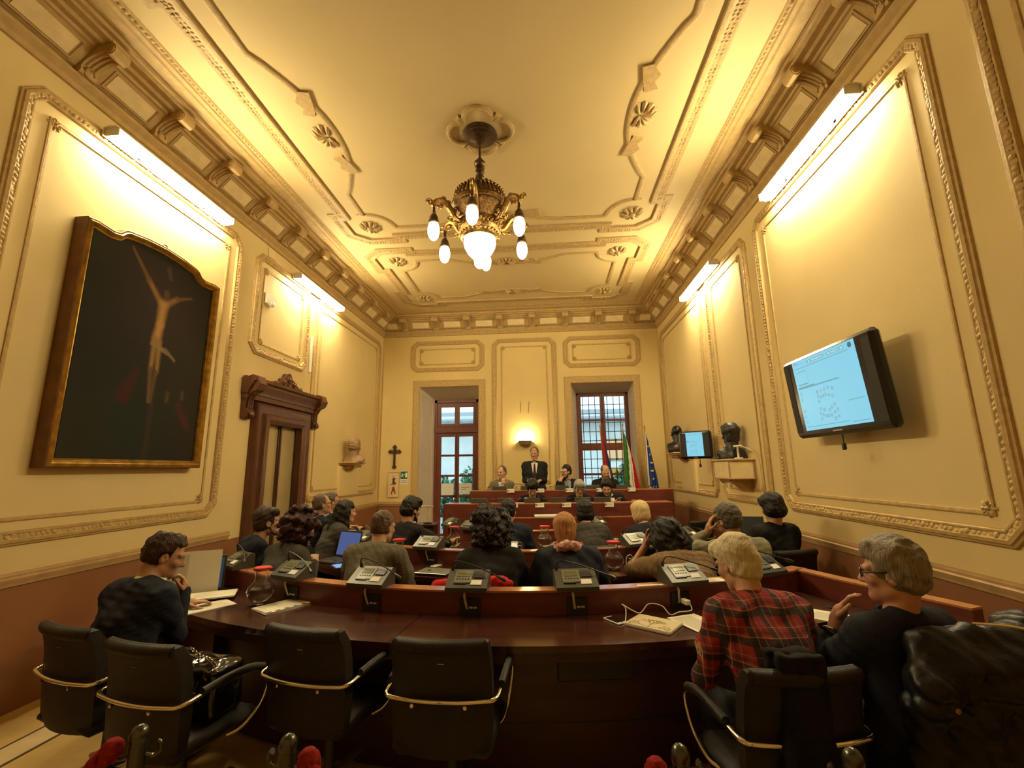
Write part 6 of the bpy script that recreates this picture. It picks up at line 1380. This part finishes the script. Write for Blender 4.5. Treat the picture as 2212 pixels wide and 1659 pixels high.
tablet((-.335, 4.60, .887), -.1, .07, .13, 'phone with warm lit screen standing right of the big curls', m_wp, emat('screen_warm', (1, .85, .5), .9)).rotation_euler = (1.2, 0, -.1)
tablet((1.86, 3.27, .74), -1.1, .05, .13, 'slim black phone near the right wing of nearest desk', m_black, m_scrk)
# notebook tablet with a branching pattern
def branch(u, v):
    x = u-.5; y = v; c = np.tile(np.array((.58, .50, .30)), (len(u), 1)); d = np.full(len(u), 9.0)
    def seg(a, b, w_):
        nonlocal d
        a, b = np.array(a), np.array(b); q = b-a; h = np.clip(((x-a[0])*q[0]+(y-a[1])*q[1])/(q@q+1e-9), 0, 1); d = np.minimum(d, np.hypot(x-a[0]-h*q[0], y-a[1]-h*q[1])-w_)
    def rec(p, a, L, n):
        q = (p[0]+L*math.sin(a), p[1]+L*math.cos(a)); seg(p, q, .004+.003*n)
        if n > 0:
            for k in (-.55, .1, .5): rec(q, a+k, L*.68, n-1)
    rec((0, .08), 0, .24, 4); rec((0, .08), 1.2, .20, 3); rec((0, .08), -1.2, .20, 3); c[d < 0] = (.14, .085, .04); return c
nb = thing('notebook', 'pale notebook cover with a brown branching tree pattern', 'notebook', (.60, 2.89, .74), -.62); MB().box((0, 0, .008), (.27, .21, .016), b=.003).build('pages', m_paper, nb); inked('cover', .268, .208, 90, 70, branch, printmat('cover_print', rough=.5), nb, Tr((0, 0, .0168)) @ Rx(-PI/2))
w = MB(); w.tube(spline([(.41, 2.90, .745), (.44, 2.92, .748), (.46, 3.0, .80), (.44, 3.02, .82), (.50, 3.0, .79), (.56, 3.06, .76), (.62, 3.10, .80), (.70, 3.10, .79), (.74, 3.06, .75), (.80, 3.08, .76), (.88, 3.10, .765), (.885, 3.14, .79), (.86, 3.16, .805)], 7), .0032, 6)
w = w.build('charging_cable', m_cable); tag(w, 'white charging cable looping from the white phone to a socket', 'cable')
ad = tag(MB().box((0, 0, 0), (.035, .06, .03), b=.004).build('power_adapter', m_wp), 'white power adapter plugged below the rightmost near socket', 'adapter'); ad.location = (.865, 3.155, .80); ad.rotation_euler = (0, 0, .3)
w = MB(); cw = w.tube(spline([(.74, 4.44, .75), (.78, 4.46, .79), (.76, 4.45, .85), (.72, 4.44, .84), (.71, 4.43, .78), (.76, 4.41, .745), (.80, 4.43, .76), (.79, 4.46, .80), (.74, 4.47, .82)], 6), .004, 5).build('coiled_cable', m_cable)
tag(cw, 'white coiled cable on middle desk beside the dotted top', 'cable')
bt = thing('steel_bottle', 'silver drinking bottle standing right of the big curly head', 'bottle', (-.262, 4.26, .74)); MB().lathe([(.033, 0), (.035, .006), (.035, .15), (.030, .175), (.018, .192), (.018, .205)], 18).build('flask', mat('brushed_steel', (.62, .60, .52), .3, metal=.9, var=.1), bt); MB().lathe([(.019, .203), (.019, .228), (0, .230)], 14).build('cap', m_unit, bt); MB().tube([(.022*math.cos(a), 0, .238+.018*math.sin(a)) for a in np.linspace(0, 2*PI, 14)[:-1]], .003, 5, True).build('loop', m_chrome, bt)
gb = thing('glass_jug', 'small glass jug at the left end of upper dais desk', 'jug', (-1.27, 8.62, 1.11)); MB().lathe([(.04, 0), (.06, .03), (.065, .08), (.04, .13), (.03, .16), (.04, .18), (.037, .18), (.027, .16), (.037, .13), (.06, .08), (.055, .035), (0, .006)], 18).build('glass', m_clear, gb, 60)
# red jacket hanging behind the near ledge
S = SDF(); S.cap((-.80, 3.40, .815), (-.34, 3.36, .845), .058, .062, .03); S.cap((-.75, 3.42, .80), (-.72, 3.44, .40), .05, .05, .04); S.cap((-.40, 3.40, .82), (-.42, 3.42, .40), .06, .05, .04); S.box((-.57, 3.41, .62), (.20, .02, .22), .02, None, .04); S.cap((-.36, 3.32, .875), (-.28, 3.33, .855), .030, .025, .02)
o = S.mesh('red_jacket', cloth('red_fleece', (.50, .022, .018), .2, 30), .011, noise=wob(.008, 38, 5, 3)); tag(o, 'red jacket heaped behind a near ledge microphone', 'jacket')
# lectern-like lamp bar at the left end of the dais
lb = thing('desk_lamp', 'brass bar desk lamp standing left of the dais', 'lamp', (-1.83, 6.60, .9)); MB().box((0, 0, .235), (.36, .035, .022), b=.004).build('lamp_bar', mat('pale_brass', (.55, .47, .30), .35, metal=.4), lb); MB().tube([(.10, 0, .23), (.10, 0, .02)], .008, 8).build('post', m_gold2, lb); MB().lathe([(.06, 0), (.06, .012), (.02, .022), (0, .022)], 16, (.10, 0, 0)).build('foot', m_black, lb); MB().box((-.02, -.005, .235), (.05, .04, .028), b=.004).build('switch_box', m_black, lb)
st = thing('pedestal', 'small dark pedestal left of the dais under the lamp', 'pedestal', (-1.80, 6.62, 0)); MB().box((0, 0, .89), (.42, .34, .02), b=.004).build('top', m_top, st); MB().box((0, 0, .44), (.36, .28, .88)).build('body', m_body, st)
# extra chairs and the dark bench by the left wall
chair(2.05, 7.00, .5, 'empty black leather chair by the right wall, near the dais')
chair(-3.20, 7.6, -1.0, 'empty black leather chair by left wall, far from door'); chair(-2.95, 7.0, -.9, 'empty black leather chair by left wall, next to the carved door')
# ------------------------------------------------------------------ clothes and bag left on chairs
m_puff = mat('black_nylon', (.006, .006, .007), .40, var=.3, vscale=20, bump=.5, bscale=28, spec=.3)
S = SDF(); cxp, cyp = 1.64, 1.965
for k in range(8):
    z = .95-.082*k; w_ = .25+.018*k; S.cap((cxp-w_, cyp-.02-.004*k, z-.045+.02*math.sin(k*2.1)), (cxp+w_, cyp-.045-.004*k, z-.01), .060, .066, .03)
S.cap((cxp-.22, cyp+.03, .945), (cxp+.20, cyp+.02, .975), .070, .075, .03); S.ell((cxp+.20, cyp+.06, .97), (.13, .10, .09), None, .03)
for sx, x0 in ((-1, cxp-.26), (1, cxp+.28)):
    for k in range(6): S.ell((x0+sx*.015*k, cyp-.03, .86-.085*k), (.075, .08, .055), None, .015)
o = S.mesh('puffer_jacket', m_puff, .008, noise=wob(.016, 21, 9, 4)); tag(o, 'glossy black puffer jacket draped over the chair by right wall', 'jacket')
pp = MB().tube(spline([(cxp-.03, cyp+.02, 1.045), (cxp+.06, cyp-.04, 1.053), (cxp+.14, cyp-.08, 1.035), (cxp+.20, cyp-.115, .985), (cxp+.235, cyp-.13, .92)], 6), .005, 5).build('piping', mat('cream_piping', (.70, .52, .25), .5), o)
q = MB().lathe([(0, 0), (.010, 0), (.010, .006), (0, .008)], 12, (cxp-.235, cyp-.105, .80), Rx(PI/2)).build('snap_button', mat('brass_button', (.30, .19, .07), .4, metal=.8), o)
S = SDF(); S.cap((.875, 1.945, .915), (.975, 1.945, .915), .028, .028, .03); S.box((.925, 1.915, .70), (.070, .008, .24), .012, None, .03); S.box((.925, 2.00, .80), (.08, .012, .13), .015, None, .03); S.cap((.87, 1.905, .66), (.85, 1.90, .44), .04, .035, .03); S.cap((.98, 1.905, .62), (.99, 1.90, .40), .04, .03, .03)
o = S.mesh('dark_cardigan', m_blackw, .009, noise=wob(.006, 40, 11, 3)); tag(o, 'soft black cardigan hanging over the tartan person\'s chair back', 'cardigan')
bg_ = thing('handbag', 'glossy black patent handbag with chain strap on the left chair', 'handbag', (-1.80, 2.42, .462), -.2)
S = SDF(); S.box((0, 0, .125), (.15, .07, .09), .03, None, .02); S.cap((-.14, 0, .22), (.14, 0, .22), .035, None, .03); S.mesh('bag_body', mat('patent_leather', (.006, .006, .007), .10, spec=.6, coat=.6), .010, bg_, noise=wob(.006, 26, 3, 3))
ck = MB(); pts = spline([(-.14, -.02, .25), (-.10, .0, .285), (0, -.03, .272), (.09, -.05, .268), (.15, -.06, .235), (.17, -.085, .16)], 6)
for i in range(0, len(pts)-1, 1):
    c = pts[i]; d = pts[min(i+1, len(pts)-1)]-pts[max(i-1, 0)]; d /= np.linalg.norm(d); ax = np.cross(d, (0, 0, 1) if i % 2 else (0, 1, 0)); ax /= np.linalg.norm(ax)+1e-9
    ck.tube([c+d*.013*math.cos(a)+ax*.008*math.sin(a) for a in np.linspace(0, 2*PI, 9)[:-1]], .0026, 5, True)
ck.build('chain_strap', mat('dark_chain', (.35, .30, .22), .25, metal=1.0), bg_); MB().box((.06, -.102, .13), (.045, .010, .018), b=.003).box((.06, -.102, .16), (.022, .010, .05), b=.003).build('clasp', m_chrome, bg_)
# ------------------------------------------------------------------ rope barrier in front
m_post = mat('gunmetal_post', (.10, .10, .085), .25, metal=.8, var=.2); m_rope = cloth('red_velvet_rope', (.25, .016, .015), .35, 60, .4, 140)
def make_post():
    t = thing('rope_post', 'x', 'post'); MB().lathe([(.15, 0), (.15, .015), (.10, .03), (.035, .05), (.0235, .08), (.0235, .885), (.022, .893), (.0225, .90)], 20).build('post', m_post, t); MB().ell((0, 0, .912), (.0245, .0245, .030), 16, 10).build('knob', m_post, t)
    for s in (-1, 1): MB().tube(spline([(s*.022, 0, .862), (s*.042, 0, .857), (s*.056, 0, .868), (s*.055, 0, .888), (s*.046, 0, .895)], 5), [.0055]*20+[.009], 7).build('hook', m_post, t)
    return t
RP = make_post(); RP['group'] = 'rope barrier posts'; RP.location = (-1.19, 1.37, 0); RP.rotation_euler = (0, 0, .3); RP['label'] = 'metal rope post in front, leftmost one, near the leather chairs'
posts = [(-1.19, 1.37)]
for x, y, r, l in ((-.73, 1.345, -.1, 'metal rope post in front with red rope falling to its right'), (.325, 1.35, .2, 'metal rope post in front, just left of the tartan person\'s chair'), (.755, 1.355, -.3, 'metal rope post in front, between tartan person\'s chair and puffer jacket')): dup(RP, (x, y, 0), r, l)
for x, y, l in ((-2.0, .55, 'metal rope post behind the viewer, far left'), (.55, .45, 'metal rope post behind the viewer, near the middle'), (1.35, .5, 'metal rope post behind the viewer, far right')): dup(RP, (x, y, 0), 0, l)
def rope(a, b, sag, label):
    a = np.array(a); b = np.array(b); L = np.linalg.norm(b-a)+sag; n = 110; c = []
    for k in range(n+1): t = k/n; p = a+(b-a)*t; p[2] -= sag*4*t*(1-t)*(1 if sag < .5 else 1); c.append(p)
    c = np.array(c); T = np.gradient(c, axis=0); T /= np.linalg.norm(T, axis=1)[:, None]; S_ = np.cross(T, (0, 0, 1)); S_ /= np.linalg.norm(S_, axis=1)[:, None]+1e-9; Bn = np.cross(S_, T); mb = MB()
    for ph in range(3):
        an = np.linspace(0, 2*PI*L/.13, n+1)+ph*2*PI/3; mb.tube(c+.016*(np.cos(an)[:, None]*S_+np.sin(an)[:, None]*Bn), .0145, 8)
    o = mb.build('barrier_rope', m_rope, None, 60); tag(o, label, 'rope', 'red barrier ropes')
    for p in (c[0], c[-1]): MB().ell(tuple(p), .03, 10, 6).build('end_cap', m_rope, o)
rope((-1.25, 1.35, .885), (-2.0, .55, .885), .28, 'red twisted rope running left from the leftmost post'); rope((-.665, 1.335, .885), (.26, 1.34, .885), .50, 'red twisted rope sagging between the two middle posts')
rope((.355, 1.29, .885), (.55, .45, .885), .22, 'red twisted rope coming forward from a post near tartan chair'); rope((.775, 1.295, .885), (1.35, .5, .885), .25, 'red twisted rope coming forward below the puffer jacket')
# glasses-wearer's watch and scarf
q = PP['right']; E_, Wr, hd = q['arms'][-1]; d = (Wr-E_)/np.linalg.norm(Wr-E_)
p0 = Wr-d*.055; R3 = rot_from(d, (0, 1, .01)); mb = MB(); mb.tube([p0+R3[:, 0]*.034*math.cos(a)+R3[:, 2]*.034*math.sin(a) for a in np.linspace(0, 2*PI, 17)[:-1]], .010, 6, True, flat=.5)
mb.ell(tuple(p0-np.array((.0, .034, 0))), (.018, .008, .018), 10, 6); mb.build('wristwatch', m_black, q['root'], 60)
q = PP['ginger']; S = SDF(); nb_ = q['N']+q['up']*.015
for k in range(12):
    a0, a1 = 2*PI*k/12, 2*PI*(k+1)/12; f = lambda a: nb_+np.array((.100*math.cos(a), .100*math.sin(a)-.012, .018*math.sin(a*3)-.022*math.sin(a)+.018)); S.cap(f(a0), f(a1), .036, .036, .015)
S.mesh('scarf', m_scarf, .008, q['root'], noise=wob(.006, 60, 3, 3))
